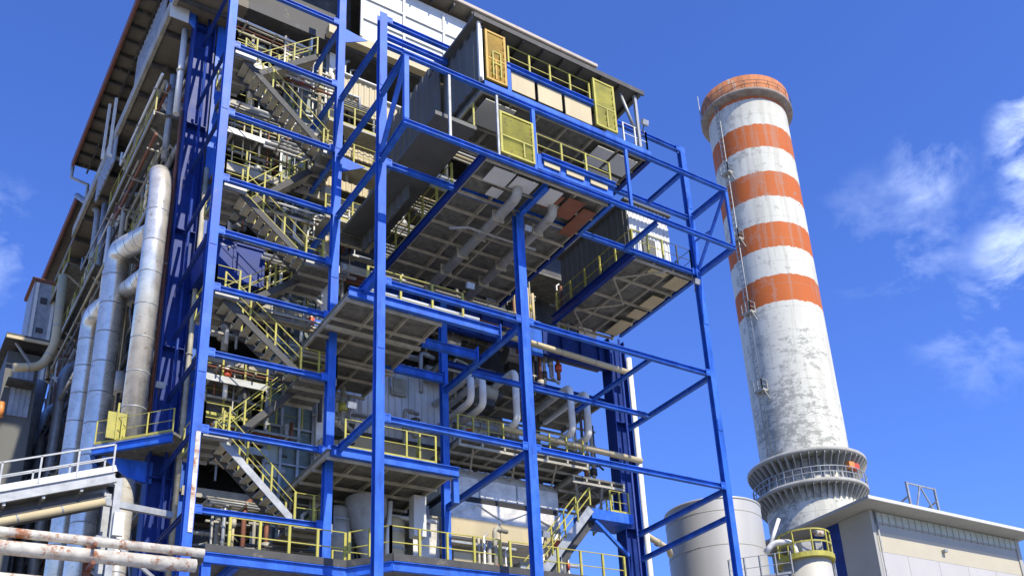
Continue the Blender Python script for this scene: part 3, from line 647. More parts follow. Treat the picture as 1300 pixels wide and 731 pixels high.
# bracket platform on the left column
P = thing('platform', 'small blue bracket platform jutting left round the corner column', 'platform', (7.5, 36.2, 17.5), 'steel platforms')
bp_ = [(6.1, 36.7), (8.1, 34.5), (8.9, 35.2), (8.5, 37.3), (6.6, 38.3)]
part(P, 'deck', 'grate', MB().poly(bp_, 17.55, 17.65))
for a, b in ((0, 1), (4, 0)): part(P, 'edge_beam', 'blue', MB().ibeam((*bp_[a], 17.4), (*bp_[b], 17.4), .14, .3))
part(P, 'bracket', 'blue', MB().prism([(6.4, 36.5, 17.2), (8.0, 36.4, 17.2), (8.0, 36.4, 16.4), (7.3, 36.45, 16.5)], (0, .15, 0)))
part(P, 'railing', 'yellow', MB().rail([(6.15, 36.75, 17.65), (8.1, 34.6, 17.65)], .9, .95, .035))
tag(MB().box(6.35, 6.95, 36.15, 36.2, 17.75, 18.75).box(6.62, 6.68, 36.1, 36.15, 17.7, 19.1).build('sign_board', 'yellow'), 'pale yellow rectangular sheet fixed to the bracket platform railing', 'board')

# ================================================================== stair flights and landings
def flight(xt, zt, xb, zb, y0, y1, label, near_m='dark'):
    f = thing('stair_flight', label, 'stairs', ((xt + xb) / 2, (y0 + y1) / 2, min(zt, zb)), 'steel stair flights')
    part(f, 'stringer', near_m, MB().bar((xt, y0, zt), (xb, y0, zb), .05, .24))
    part(f, 'stringer', 'dark', MB().bar((xt, y1, zt), (xb, y1, zb), .05, .24))
    n = max(6, int(abs(zt - zb) / .21)); k = MB()
    for i in range(n):
        u = (i + .5) / n; x = xt + (xb - xt) * u; z = zt + (zb - zt) * u
        k.box(x - .13, x + .13, y0 + .03, y1 - .03, z - .02, z + .02)
    part(f, 'treads', 'joist', k)
    for y in (y0, y1):
        k = MB(); a = Vector((xt, y, zt + .15)); b = Vector((xb, y, zb + .15)); up = Vector((0, 0, 1))
        for i in range(4): c = a.lerp(b, i / 3); k.bar(c, c + up * .95, .06, .06)
        k.bar(a + up * .95, b + up * .95, .03, .03); k.bar(a + up * .5, b + up * .5, .022, .022)
        part(f, 'handrail', 'yellow', k)
    return f
A0, A1, B0, B1 = 32.45, 33.35, 33.75, 34.65
XL, XR = 9.15, 11.6
names = ['topmost', 'second', 'third', 'fourth', 'fifth']
fl_ = [(8.9, 32.9, 12.3, 29.8), (XL, 26.6, XR, 24.5), (XL - .3, 22.0, XR, 19.7), (XL, 16.65, XR + .05, 14.15)]
for i, (a, b, c, d) in enumerate(fl_): flight(a, b, c, d, A0, A1, 'near stair flight descending rightwards, %s from the top of the blue frame' % names[i], 'galv' if i == 3 else 'dark')
fb = [(12.2, 29.8, XL + .3, 26.8), (XR + .3, 24.5, XL, 22.2), (XR + .3, 19.7, XL + .2, 16.9), (12.2, 35.8, 9.3, 33.2)]
fn = ['rear stair flight rising rightwards below the topmost descending flight', 'rear stair flight rising rightwards beside the blue box', 'rear stair flight with bright yellow handrail rising rightwards to the middle platform', 'rear stair flight at the very top of the stair tower']
for i, (a, b, c, d) in enumerate(fb): flight(a, b, c, d, B0, B1, fn[i], 'dark')
def landing(x0, x1, z, label, side):
    l_ = thing('landing', label, 'landing', ((x0 + x1) / 2, 33.5, z), 'stair landings')
    part(l_, 'deck', 'grate', MB().box(x0, x1, A0 - .1, B1 + .1, z - .05, z + .02))
    part(l_, 'edge_channel', 'galv', MB().box(x0, x1, A0 - .15, A0 - .105, z - .2, z + .12))
    k = MB()
    for i in range(4): y = A0 + i * .7; k.box(x0 + .02, x1 - .02, y - .03, y + .03, z - .18, z - .055)
    part(l_, 'joist', 'joist', k)
    xe = x0 if side < 0 else x1
    part(l_, 'railing', 'yellow', MB().rail([(x1 if side < 0 else x0, A0 - .1, z + .03), (xe, A0 - .1, z + .03), (xe, B1, z + .03)], 1.05, .7, .05))
for z, s, nm in ((33.0, -1, 'left landing at the head of the topmost near flight'), (29.75, 1, 'right landing below the topmost near flight'), (26.7, -1, 'left landing above the blue box'),
                 (24.45, 1, 'right landing level with the top of the blue box'), (22.15, -1, 'left landing just below the blue box'), (19.65, 1, 'right landing beside the middle platform'),
                 (16.8, -1, 'left landing with crowded yellow rails at the head of the lowest flight'), (14.1, 1, 'right landing at the foot of the lowest flight')):
    landing(*((8.5, 9.3) if s < 0 else (11.6 if z < 29 else 12.1, 12.9)), z, 'small grated ' + nm, s)

# blue box
b_ = thing('blue_box', 'dark blue riveted steel box hung between stair flights at the left', 'box', (9.7, 34.9, 24.4))
part(b_, 'body', 'navy', MB().box(8.6, 10.85, 34.7, 36.4, 24.3, 25.95))
k = MB()
for x in (8.6, 9.7, 10.8): k.box(x - .04, x + .05, 34.64, 34.69, 24.3, 25.95)
k.box(8.6, 10.85, 34.64, 34.69, 24.25, 24.32).box(8.6, 10.85, 34.64, 34.69, 25.9, 25.98)
part(b_, 'stiffener', 'navy', k)  # navy paints in the shade behind the stairs
# lift shaft
s_ = thing('lift_shaft', 'grey-green meshed lift shaft with slim posts behind the stairs', 'lift shaft', (12.3, 36, 12.4))
for x in (11.5, 12.1, 12.75, 13.3): part(s_, 'post', 'galv', MB().box(x - .05, x + .05, 35.45, 35.55, 12.4, 38))
k = MB()
for i in range(17): z = 13 + i * 1.5; k.box(11.5, 13.3, 35.46, 35.54, z, z + .07)
part(s_, 'rail', 'galv', k)
part(s_, 'mesh_panel', 'green', MB().box(11.55, 13.25, 35.6, 35.64, 12.4, 38))
part(s_, 'white_column', 'whitepipe', MB().box(13.36, 13.62, 35.3, 35.56, 12.4, 38))
part(s_, 'glass_pane', 'ribbon', MB().box(11.6, 12.05, 35.56, 35.59, 17, 18.3).box(12.15, 12.7, 35.56, 35.59, 20.2, 22).box(11.6, 12.05, 35.56, 35.59, 27, 28.6).box(12.15, 12.7, 35.56, 35.59, 31, 32.4))

# ================================================================== ducts and round vessels
d = thing('duct', 'crumpled silver duct running along the wall above the cream casing', 'duct', (21.4, 35.5, 17), 'insulated ducts')
k = MB().box(18.5, 24.1, 35.1, 37, 17.25, 18.1).prism([(18.5, 35.1, 18.1), (18.5, 35.5, 18.6), (18.5, 37, 18.6), (18.5, 37, 18.1)], (5.6, 0, 0))
part(d, 'casing', 'foil', k)
part(d, 'seam_band', 'galv', MB().box(20.2, 20.25, 35.06, 35.1, 17.25, 18.1).box(22.0, 22.05, 35.06, 35.1, 17.25, 18.1))
d = thing('duct', 'cream casing of a wide duct under the silver one, above the yellow deck rail', 'duct', (21.2, 35, 15), 'insulated ducts')
part(d, 'casing', 'foil', MB().box(18.55, 24.0, 34.9, 37, 15.35, 16.95))
part(d, 'cream_panel', 'cream', MB().box(18.7, 20.9, 34.84, 34.89, 15.4, 16.2).box(21.0, 23.9, 34.84, 34.89, 15.4, 16.2))
part(d, 'top_gap', 'black', MB().box(18.6, 24, 35.0, 36.9, 16.96, 17.24))
part(d, 'rib', 'foil', MB().bar((18.8, 34.86, 16.3), (20, 34.86, 16.9), .04, .05).bar((20, 34.86, 16.9), (21.2, 34.86, 16.3), .04, .05).bar((21.2, 34.86, 16.3), (22.4, 34.86, 16.9), .04, .05).bar((22.4, 34.86, 16.9), (23.7, 34.86, 16.3), .04, .05))
def vessel(x, y, z, r, h, label, m, cat='vessel', vert=True, cone=True):
    v = thing('vessel', label, cat, (x, y, z))
    part(v, 'shell', m, MB().lathe(([(0.01, -.6 * r), (r * .5, -.3 * r)] if cone else []) + [(r, 0), (r, h), (r * .8, h + .25 * r), (.01, h + .4 * r)], (x, y, z), 28))
    k = MB()
    for i in range(3): k.lathe([(r + .03, 0), (r + .03, .08), (r, .08)], (x, y, z + h * (i + .3) / 3), 28, False)
    part(v, 'band', 'galv', k)
vessel(13.9, 34.4, 13.6, .55, 1.9, 'grey hopper with conical bottom under the lower service platform', 'pipegrey')
vessel(15.9, 34.2, 13.3, .5, 2.0, 'pale square-capped drum beside the hopper on the bottom deck', 'cream', 'drum')
vessel(10.2, 38.2, 19.9, 1.0, 1.0, 'brown round vessel behind the fifth-level stairs at the left', 'joist')
vessel(10.4, 37.8, 13.2, 1.35, 1.6, 'large dark round vessel behind the lowest stair flight', 'panel')
tag(MB().box(16.4, 16.9, 33.3, 33.7, 14.6, 16.2).build('white_cabinet', 'white'), 'tall white cabinet under the lower service platform', 'cabinet')

# ================================================================== pipes
def pipe(label, pts, r, m='pipegrey', seams=0, cat='pipe', group=None, flange=True, n=14, name='pipe'):
    # smooth bends
    P_ = [Vector(p) for p in pts]; out = [P_[0]]
    for i in range(1, len(P_) - 1):
        a = (P_[i - 1] - P_[i]); b = (P_[i + 1] - P_[i]); bd = min(2.2 * r, a.length * .45, b.length * .45)
        s0 = P_[i] + a.normalized() * bd; s1 = P_[i] + b.normalized() * bd
        for q in (0, .25, .5, .75, 1): out.append(s0 * (1 - q) ** 2 + P_[i] * 2 * q * (1 - q) + s1 * q * q)
    out.append(P_[-1])
    t = thing(name, label, cat, P_[-1] if P_[-1].z < P_[0].z else P_[0], group)
    part(t, 'pipe_run', m, MB().tube(out, r, n))
    k = MB()
    def ring(c, d_, rr, th): k.tube([c - d_ * th, c + d_ * th], rr, n)
    if seams:
        for a, b in zip(P_[:-1], P_[1:]):
            L = (b - a).length; dd = (b - a).normalized(); q = max(1, int(L / seams))
            for i in range(1, q + 1):
                if i * L / (q + 1) > 2 * r and L - i * L / (q + 1) > 2 * r: ring(a.lerp(b, i / (q + 1)), dd, r * 1.018, .025)
        if k.v: part(t, 'seam_band', 'galv', k)
    elif flange:
        for a, b in zip(P_[:-1], P_[1:]):
            dd = (b - a).normalized()
            if (b - a).length > 5 * r: ring(a.lerp(b, .5), dd, r * 1.35, .03)
        if k.v: part(t, 'flange', 'joist', k)
    return t
SG = 'large silver jacketed pipes on the left side'
pipe('tall silver jacketed pipe next to the blue corner column, nearest of the big three', [(8.3, 40.5, 30.6), (7.35, 37.6, 30.4), (7.25, 36.5, 29.0), (7.2, 36.5, 17.7)], .40, 'silver', 1.5, group=SG, n=24)
pipe('silver jacketed pipe bent over near its top, middle of the big three', [(7.3, 36.9, 26.9), (6.95, 41.8, 28.9), (7.0, 42.0, 18), (7.0, 42.0, 4)], .46, 'silver', 1.5, group=SG, n=24)
pipe('silver jacketed pipe with bent top, farthest left of the big three', [(7.1, 42.0, 26.6), (7.0, 46.2, 28.0), (7.0, 46.4, 20), (7.0, 46.4, 4)], .46, 'silver', 1.5, group=SG, n=24)
pipe('second silver crossover pipe just below the bent top of the middle pipe', [(7.4, 37.1, 25.3), (7.4, 42.3, 27.2)], .36, 'silver', 1.2, group=SG, n=20)
pipe('short silver pipe stub under the blue bracket platform', [(7.2, 36.5, 16.4), (7.2, 36.5, 12), (7.2, 36.5, 3)], .33, 'silver', 1.2, n=20)
# thinner pipes of the left facade
LP = [('pale grey downpipe with long sleeve under the eave, beside the blue column', [(7.6, 37.0, 37.6), (7.6, 37.0, 33)], .13, 'whitepipe'),
      ('pale grey sleeve pipe left of the eave downpipe', [(7.6, 38.2, 36), (7.6, 38.2, 31.5)], .14, 'galv'),
      ('grey sleeve pipe under the dark overhang', [(7.5, 44.0, 37.3), (7.5, 44.0, 34.5)], .16, 'galv'),
      ('grey pipe dropping from the gantry behind the sleeve pipe', [(7.5, 45.0, 36.5), (7.5, 45.0, 31.5)], .12, 'galv'),
      ('bent grey vent pipe leaving the far gutter', [(6.7, 54.8, 40.2), (7.4, 51.8, 37.5), (7.4, 51.2, 30)], .16, 'galv'),
      ('straight grey pipe right of the bent vent pipe', [(7.5, 50.3, 37), (7.5, 50.0, 29)], .18, 'galv'),
      ('slim pale pipe beside the far silver pipe', [(7.2, 46.3, 33), (7.2, 46.0, 28.6)], .10, 'whitepipe'),
      ('thin rusty riser left of the blue corner column', [(7.75, 36.7, 33), (7.75, 36.6, 18)], .06, 'redrust'),
      ('tan riser beside the blue corner column', [(8.75, 36.0, 30), (8.75, 36.0, 13)], .09, 'joist'),
      ('rust streaked riser right of the blue corner column', [(9.15, 36.1, 27), (9.15, 36.1, 12.6)], .08, 'rust')]
for lab, pts, r, m in LP: pipe(lab, pts, r, m, group='slim pipes on the left side')
# long runs along the side wall
lr = random.Random(3); cols_ = ['joist', 'pipegrey', 'dark', 'galv', 'redrust']
hs = [('lowest', 20.2), ('second', 22.4), ('third', 24.4), ('fourth', 26.8), ('fifth', 29.6), ('sixth', 30.6), ('seventh', 31.8), ('eighth', 32.9), ('ninth', 34.4), ('tenth', 35.3), ('eleventh', 36.1), ('topmost', 36.9)]
for i, (nm, z) in enumerate(hs):
    x = 7.75 + lr.random() * .5
    pipe('%s long horizontal pipe along the shaded left side, counted upwards' % nm, [(x, 37.4, z - lr.random() * .6), (x + .1, 54 + lr.random() * 6, z)], .07 + lr.random() * .08, cols_[i % 5], group='horizontal pipes along the left side', n=8)
for i in range(9):
    y = 48 + i * 2.3; z1 = 33 - lr.random() * 6; x = 6.9 + lr.random() * .8
    pipe('%s riser from the front in the dark far stretch of the left side' % ['first', 'second', 'third', 'fourth', 'fifth', 'sixth', 'seventh', 'eighth', 'ninth'][i], [(x + .6, y + .5, z1), (x, y, z1 - .8), (x - .1, y, 9)], .12 + lr.random() * .14, ['galv', 'pipegrey', 'galv', 'joist'][i % 4], group='risers in the far left stretch', n=10)
pipe('fat pale grey stack standing before the annex', [(6.3, 55, 28.5), (5.9, 55, 22), (5.9, 55, 8)], .42, 'galv', 2.5, n=18)
pipe('thinner pale stack left of the fat grey stack', [(5.1, 55, 26), (5.1, 55, 8)], .28, 'galv', 2.5, n=16)
# gantry and gratings on left side
for lab, y0, y1, z, x in (('grated side walkway high on the left wall', 38, 46, 33.6, 7.0), ('grated side walkway farther along the left wall', 47, 55, 31.2, 6.9), ('grated side walkway near the silver crossover pipes', 38.5, 43, 29.2, 7.3), ('far grated side walkway under the lower roof', 56, 65, 36.5, 6.9)):
    g = thing('side_walkway', lab, 'walkway', (x + .6, (y0 + y1) / 2, z), 'walkways on the left side')
    part(g, 'deck', 'grate', MB().box(x, x + 1.5, y0, y1, z, z + .06))
    part(g, 'edge_beam', 'joist', MB().box(x - .06, x, y0, y1, z - .15, z + .1))
    part(g, 'railing', 'yellow', MB().rail([(x, y0, z + .08), (x, y1, z + .08)], 1.05, 1.5, .045))
    part(g, 'bracket', 'joist', MB().bar((x + .1, y0 + 1, z - .05), (x + 1.6, y0 + 1, z - 1.2), .08, .08).bar((x + .1, y1 - 1, z - .05), (x + 1.6, y1 - 1, z - 1.2), .08, .08))
g = thing('gantry', 'white painted pipe gantry hanging from the left eave', 'gantry', (6.8, 46.5, 36))
part(g, 'frame', 'whitepipe', MB().bar((6.7, 46.2, 40.5), (6.7, 46.2, 37.0), .12, .12).bar((6.7, 48.0, 41.5), (6.7, 48.0, 38), .12, .12).bar((6.7, 46.2, 37.0), (8.2, 46.0, 36.6), .14, .14))
g = thing('far_tower', 'pale grey far tower rising beyond the left side wall', 'building', (6.5, 62, 0))
part(g, 'wall', 'galv', MB().box(5.95, 7.2, 60.5, 63, 20, 37.6))
part(g, 'cap', 'redrust', MB().box(5.8, 7.3, 60.4, 63.1, 37.6, 37.8))
part(g, 'rib', 'whitepipe', MB().box(6.05, 6.2, 60.42, 60.5, 20, 37.5).box(6.95, 7.1, 60.42, 60.5, 20, 37.5))
part(g, 'opening', 'dark', MB().box(6.35, 6.7, 60.44, 60.5, 36.2, 36.6).box(6.35, 6.7, 60.44, 60.5, 34.3, 34.6))
a = thing('annex', 'grey annex with dark shallow roof at the far left edge', 'building', (4, 54, 0))
part(a, 'wall', 'panel', MB().box(4.4, 5.75, 50.9, 62, 0, 27.9))
part(a, 'light_wall', 'galv', MB().corr_y(4.75, 5.6, 24.6, 27.3, 50.85, .2, .03))
part(a, 'roof', 'dark', MB().box(4.15, 5.95, 50.0, 62.5, 28.2, 28.36))
part(a, 'gutter', 'cream', MB().box(4.15, 5.95, 49.9, 49.98, 28.05, 28.2))
part(a, 'brace', 'galv', MB().bar((4.6, 50.4, 28.1), (5.5, 50.6, 27.0), .09, .09))
part(a, 'canopy', 'dark', MB().box(4.5, 5.6, 50.0, 50.8, 26.0, 26.1))
part(a, 'orange_drum', 'orange', MB().tube([(4.45, 50.3, 24.2), (4.45, 50.3, 24.9)], .14, 14))
pipe('mossy cream pipe elbowing down in front of the annex', [(4.6, 49.6, 26.4), (5.7, 49.6, 26.7), (6.1, 49.6, 28), (6.05, 50, 32)], .2, 'cream', 1.2, n=16)
tag(MB().box(6.75, 7.5, 36.1, 36.14, 37.2, 37.95).build('white_sheet', 'white'), 'white square sheet under the roof corner at the head of the left tower column', 'sheet')
# pipes on the right of the front
wp = 34.0
pipe('tall slim white pipe standing right of the right corner column', [(27.95, wp, 25.2), (27.98, wp, 0)], .13, 'whitepipe', group='white pipes')
pipe('tan horizontal pipe under the long dark girder', [(20.2, 33.9, 24.6), (27.75, 33.9, 24.35)], .14, 'cream', 2.0, group='white pipes')
pipe('long tan horizontal pipe low across the right column', [(20.6, 33.9, 20.05), (28.0, 33.9, 19.85)], .14, 'cream', 2.0, group='white pipes')
for i, (x, zt, zb, ord_) in enumerate(((19.0, 21.9, 20.7, 'first'), (19.55, 21.9, 20.6, 'second'), (21.15, 22.6, 20.2, 'third'), (23.95, 22.5, 20.3, 'fourth'), (24.8, 22.4, 20.25, 'fifth and rightmost'))):
    pipe('white looped pipe before the wall, %s from the left' % ord_, [(x, 36.8, zt), (x, 33.4, zt), (x, 33.4, zb), (x, 36.8, zb)], .15, 'whitepipe', 0, group='looped white pipes', flange=False)
pipe('stub pipe reaching from the right column to the white tank', [(28.1, 34.2, 16.4), (30.2, 35.2, 16.3), (30.6, 35.6, 16.2)], .14, 'cream', group='white pipes')
# rusty pipe rack bottom left
RG = 'rust stained pipes across the bottom left'
pipe('upper rust stained white pipe crossing the bottom left corner', [(-6, 29.5, 11.75), (8.05, 29.5, 11.75)], .13, 'rust', group=RG)
pipe('middle white pipe with rusty joints crossing the bottom left corner', [(-6, 29.5, 11.3), (7.85, 29.5, 11.36)], .19, 'rust', group=RG)
pipe('lowest rusty pipe cut by the bottom edge at the left', [(-6, 29.5, 10.55), (6.6, 29.5, 10.5)], .17, 'rust', group=RG)
for x, lab in ((1.2, 'rusty trestle under the pipes, left one'), (5.2, 'rusty trestle under the pipes, right one')):
    r_ = thing('pipe_trestle', lab, 'pipe support', (x, 29.5, 0), 'pipe trestles')
    part(r_, 'leg', 'redrust', MB().ibeam((x, 29.9, 0), (x, 29.9, 11.9), .18, .18, up=(0, 1, 0)))
    part(r_, 'arm', 'redrust', MB().bar((x, 29.1, 11.05), (x, 29.9, 11.05), .1, .1).bar((x, 29.1, 10.3), (x, 29.9, 10.3), .1, .1).bar((x, 29.1, 11.56), (x, 29.9, 11.56), .08, .08))

# inclined footbridge
fbg = thing('footbridge', 'grey inclined footbridge with pale railing entering from the left edge', 'footbridge', (4, 33, 13.5))
def ip(x, dz): return (x, 0, 14.05 + (x - 3.25) * .385 + dz)
def brz(x, y, dz): q = ip(x, dz); return (q[0], y, q[2])
part(fbg, 'deck', 'grate', MB().bar(brz(-4, 33.6, 0), brz(6.2, 33.6, 0), 1.3, .08))
part(fbg, 'side_beam', 'galv', MB().ibeam(brz(-4, 32.95, -.12), brz(6.2, 32.95, -.12), .12, .34))
part(fbg, 'side_beam', 'galv', MB().ibeam(brz(-4, 34.25, -.12), brz(6.2, 34.25, -.12), .12, .34))
part(fbg, 'kick_plate', 'whitepipe', MB().bar(brz(-4, 32.92, .16), brz(6.2, 32.92, .16), .02, .2))
k = MB()
for y in (32.92, 34.28):
    for i in range(11): x = -3.6 + i * .97; k.bar(brz(x, y, .1), brz(x, y, .98), .05, .05)
    k.bar(brz(-4, y, .98), brz(6.1, y, .98), .05, .05); k.bar(brz(-4, y, .55), brz(6.1, y, .55), .04, .04)
part(fbg, 'railing', 'galv', k)
part(fbg, 'bottom_truss', 'dark', MB().bar(brz(-4, 33.3, -.62), brz(6.0, 33.3, -.62), .2, .25).bar(brz(-4, 34, -.62), brz(6.0, 34, -.62), .2, .25))
k = MB()
for i in range(10): x = -3.4 + i * .97; k.bar(brz(x, 32.95, -.35), brz(x, 34.25, -.35), .08, .1)
part(fbg, 'floor_beam', 'galv', k)
pipe('cream insulated pipe slung below the footbridge', [brz(-4, 33.0, -.88), brz(6.0, 33.0, -.88)], .12, 'cream', 1.2)
bt = thing('bridge_support', 'dark grey steel trestle at the head of the footbridge', 'support', (6.6, 34, 0))
part(bt, 'post', 'galv', MB().ibeam((6.35, 33.2, 0), (6.35, 33.2, 15.1), .2, .2).ibeam((6.35, 34.6, 0), (6.35, 34.6, 15.1), .2, .2))
part(bt, 'beam', 'galv', MB().bar((5.9, 33.2, 14.3), (8.1, 33.6, 14.3), .14, .2).bar((5.9, 33.2, 13.1), (8.1, 33.6, 13.1), .14, .2).bar((5.9, 33.2, 12.5), (8.1, 33.6, 12.5), .14, .16))
part(bt, 'brace', 'galv', MB().bar((6.4, 33.3, 13.1), (7.9, 33.5, 12.0), .1, .1))
part(bt, 'white_box', 'white', MB().box(6.3, 6.6, 32.95, 33.1, 13.2, 13.95))

# stair conveyor at lower right
cv = thing('conveyor_stair', 'steep covered stair with yellow handrails dropping left from a blue landing at lower right', 'stairs', (23.5, 32, 12.4))
part(cv, 'stringer', 'galv', MB().bar((24.65, 33.5, 16.9), (21.2, 33.5, 12.8), .06, .34))
part(cv, 'stringer', 'galv', MB().bar((24.65, 33.75, 16.75), (21.2, 33.75, 12.65), .06, .26))
part(cv, 'cover', 'dark', MB().bar((25.0, 34.3, 16.6), (21.4, 34.3, 12.4), 1.0, .3))
k = MB()
for y in (33.45, 34.5):
    a = Vector((24.6, y, 17.05)); b = Vector((21.2, y, 13.0))
    for i in range(6): c = a.lerp(b, i / 5); k.bar(c, c + Vector((0, 0, .8)), .06, .06)
    k.bar(a + Vector((0, 0, .8)), b + Vector((0, 0, .8)), .045, .045); k.bar(a + Vector((0, 0, .4)), b + Vector((0, 0, .4)), .04, .04)
part(cv, 'handrail', 'yellow', k)
part(cv, 'landing', 'blue', MB().box(24.7, 26.9, 33.5, 34.9, 16.5, 16.95))
part(cv, 'bracket', 'blue', MB().bar((24.9, 33.6, 16.45), (27.0, 34.2, 15.3), .12, .16))
part(cv, 'landing_rail', 'yellow', MB().rail([(25.8, 33.6, 16.96), (26.8, 33.6, 16.96)], 1.0, .5, .05))
w2 = thing('platform', 'dark bracketed walkway between the silver duct and the right tower column', 'platform', (25.4, 35, 18.5), 'steel platforms')
underside(w2, 24.2, 27.0, 34.0, 37.5, 18.5, 4, 3, jd=.14)
part(w2, 'brace', 'joist', MB().bar((24.4, 34.1, 18.3), (25.9, 36, 17.4), .1, .1).bar((25.8, 34.1, 18.3), (26.9, 36, 17.2), .1, .1))
part(w2, 'railing', 'yellow', MB().rail([(26.2, 34.0, 16.96), (26.9, 36.5, 16.96)], 1.0, .6, .05))
# ================================================================== chimney
CX, CY = 64.26, 55.63
ch = thing('chimney', 'tall red and white banded concrete chimney with ringed platforms at its foot', 'chimney', (CX, CY, 0))
bands = [(71.4, 72.0), (65.6, 68.3), (59.9, 62.7), (54.3, 57.0), (48.6, 51.35)]
cmat = chimney_mat(bands)
part(ch, 'shaft', cmat, MB().lathe([(4.05, 0), (3.95, 33), (3.86, 34), (3.9, 50), (3.97, 71.9)], (CX, CY, 0), 96))
cap = part(ch, 'cap', 'orange', MB().lathe([(4.42, 72.3), (4.46, 74.0), (4.1, 74.05), (3.6, 74.0), (3.5, 71)], (CX, CY, 0), 96), 'weathered orange brick crown')
cr = bpy.data.materials['orange_paint'].copy(); cr.name = 'crown_paint'
M['ledge'] = mat('ledge_concrete', (.27, .22, .17), .85, var=.4, scale=1.5, dirt=(.34, .12, .05), dirt_amt=.42)
M['crown'] = mat('crown_weathered', (.44, .16, .055), .85, var=.45, scale=1.2, dirt=(.36, .30, .22), dirt_amt=.44, dscale=1.5, streak=True, bump=.4)
cap.data.materials.clear(); cap.data.materials.append(M['crown'])
part(cap, 'ledge', 'ledge', MB().lathe([(3.9, 71.75), (4.55, 71.95), (4.64, 72.05), (4.64, 72.27), (4.42, 72.3)], (CX, CY, 0), 96))
k = MB()
for i in range(24):
    th = 2 * math.pi * i / 24; c, s = math.cos(th), math.sin(th)
    k.bar((CX + 4.62 * c, CY + 4.62 * s, 72.2), (CX + 4.62 * c, CY + 4.62 * s, 73.2), .035, .035)
k.lathe([(4.61, 73.17), (4.64, 73.17), (4.64, 73.2), (4.61, 73.2)], (CX, CY, 0), 72, False)
part(cap, 'guard_rail', 'dark', k)
part(ch, 'lightning_rod', 'galv', MB().tube([(CX - 1.5, CY + 1.5, 73.5), (CX - 1.5, CY + 1.5, 77)], .05, 6).tube([(CX - 3.9, CY + 2.6, 71.5), (CX - 3.9, CY + 2.6, 75.4)], .05, 6))
def ringpart(name, m, prof): return part(ch, name, m, MB().lathe(prof, (CX, CY, 0), 96))
up_ = part(ch, 'upper_ring_platform', 'concrete', MB().lathe([(3.9, 33.5), (5.1, 33.6), (5.15, 33.66), (5.15, 33.9), (3.88, 34.05)], (CX, CY, 0), 96))
k = MB()
for i in range(48):
    th = 2 * math.pi * i / 48; c, s = math.cos(th), math.sin(th)
    k.prism([(CX + 4.0 * c, CY + 4.0 * s, 31.9), (CX + 5.08 * c, CY + 5.08 * s, 33.4), (CX + 5.08 * c, CY + 5.08 * s, 33.58), (CX + 4.0 * c, CY + 4.0 * s, 33.5)], (-.06 * s, .06 * c, 0))
part(up_, 'bracket', 'concrete', k)
lo_ = part(ch, 'lower_ring_platform', 'concrete', MB().lathe([(4.0, 31.0), (4.85, 31.0), (4.9, 31.05), (4.9, 31.3), (4.0, 31.3)], (CX, CY, 0), 96))
k = MB()
for i in range(48):
    th = 2 * math.pi * i / 48; c, s = math.cos(th), math.sin(th)
    k.prism([(CX + 4.02 * c, CY + 4.02 * s, 29.8), (CX + 4.8 * c, CY + 4.8 * s, 30.85), (CX + 4.8 * c, CY + 4.8 * s, 30.99), (CX + 4.02 * c, CY + 4.02 * s, 30.99)], (-.06 * s, .06 * c, 0))
part(lo_, 'bracket', 'concrete', k)
k = MB()
for i in range(40):
    th = 2 * math.pi * i / 40; c, s = math.cos(th), math.sin(th)
    k.bar((CX + 4.85 * c, CY + 4.85 * s, 31.3), (CX + 4.85 * c, CY + 4.85 * s, 32.35), .06, .06)
for z in (31.8, 32.3): k.lathe([(4.82, z), (4.88, z), (4.88, z + .06), (4.82, z + .06)], (CX, CY, 0), 72, False)
part(lo_, 'railing', 'galv', k)
k = MB()
for i in range(30):
    th = 2 * math.pi * i / 30; c, s = math.cos(th), math.sin(th); k.box(CX + 4.05 * c - .08, CX + 4.05 * c + .08, CY + 4.05 * s - .08, CY + 4.05 * s + .08, 31.4, 33.4)
part(ch, 'buttress', 'galv', k)
for dx, dy in ((0.3, -4.4), (1.0, -4.3)):
    part(ch, 'warning_lamp', 'red' if dx > .5 else 'orange', MB().box(CX + dx - .32, CX + dx + .32, CY + dy - .3, CY + dy + .1, 32.4, 32.95))
k = MB(); lx, ly = CX + 3.98 * math.cos(R(181)), CY + 3.98 * math.sin(R(181))
k.tube([(lx - .35, ly - .2, 34), (lx - .25, ly - .2, 72)], .05, 6).tube([(lx - .35, ly + .25, 34), (lx - .25, ly + .25, 72)], .05, 6)
for i in range(64): k.box(lx - .35, lx - .28, ly - .2, ly + .25, 34.4 + i * .6, 34.45 + i * .6)
part(ch, 'ladder', 'galv', k)
for z in (63.6, 56.0, 48.2, 40.4):
    q = MB().box(lx - .55, lx + .1, ly - .5, ly + .5, z, z + .08).rail([(lx - .55, ly + .5, z + .08), (lx - .55, ly - .5, z + .08), (lx + .1, ly - .5, z + .08)], 1.0, .6, .06)
    q.bar((lx - .5, ly - .6, z), (lx + .1, ly - .6, z - .8), .08, .08)
    part(ch, 'rest_platform', 'concrete', q)
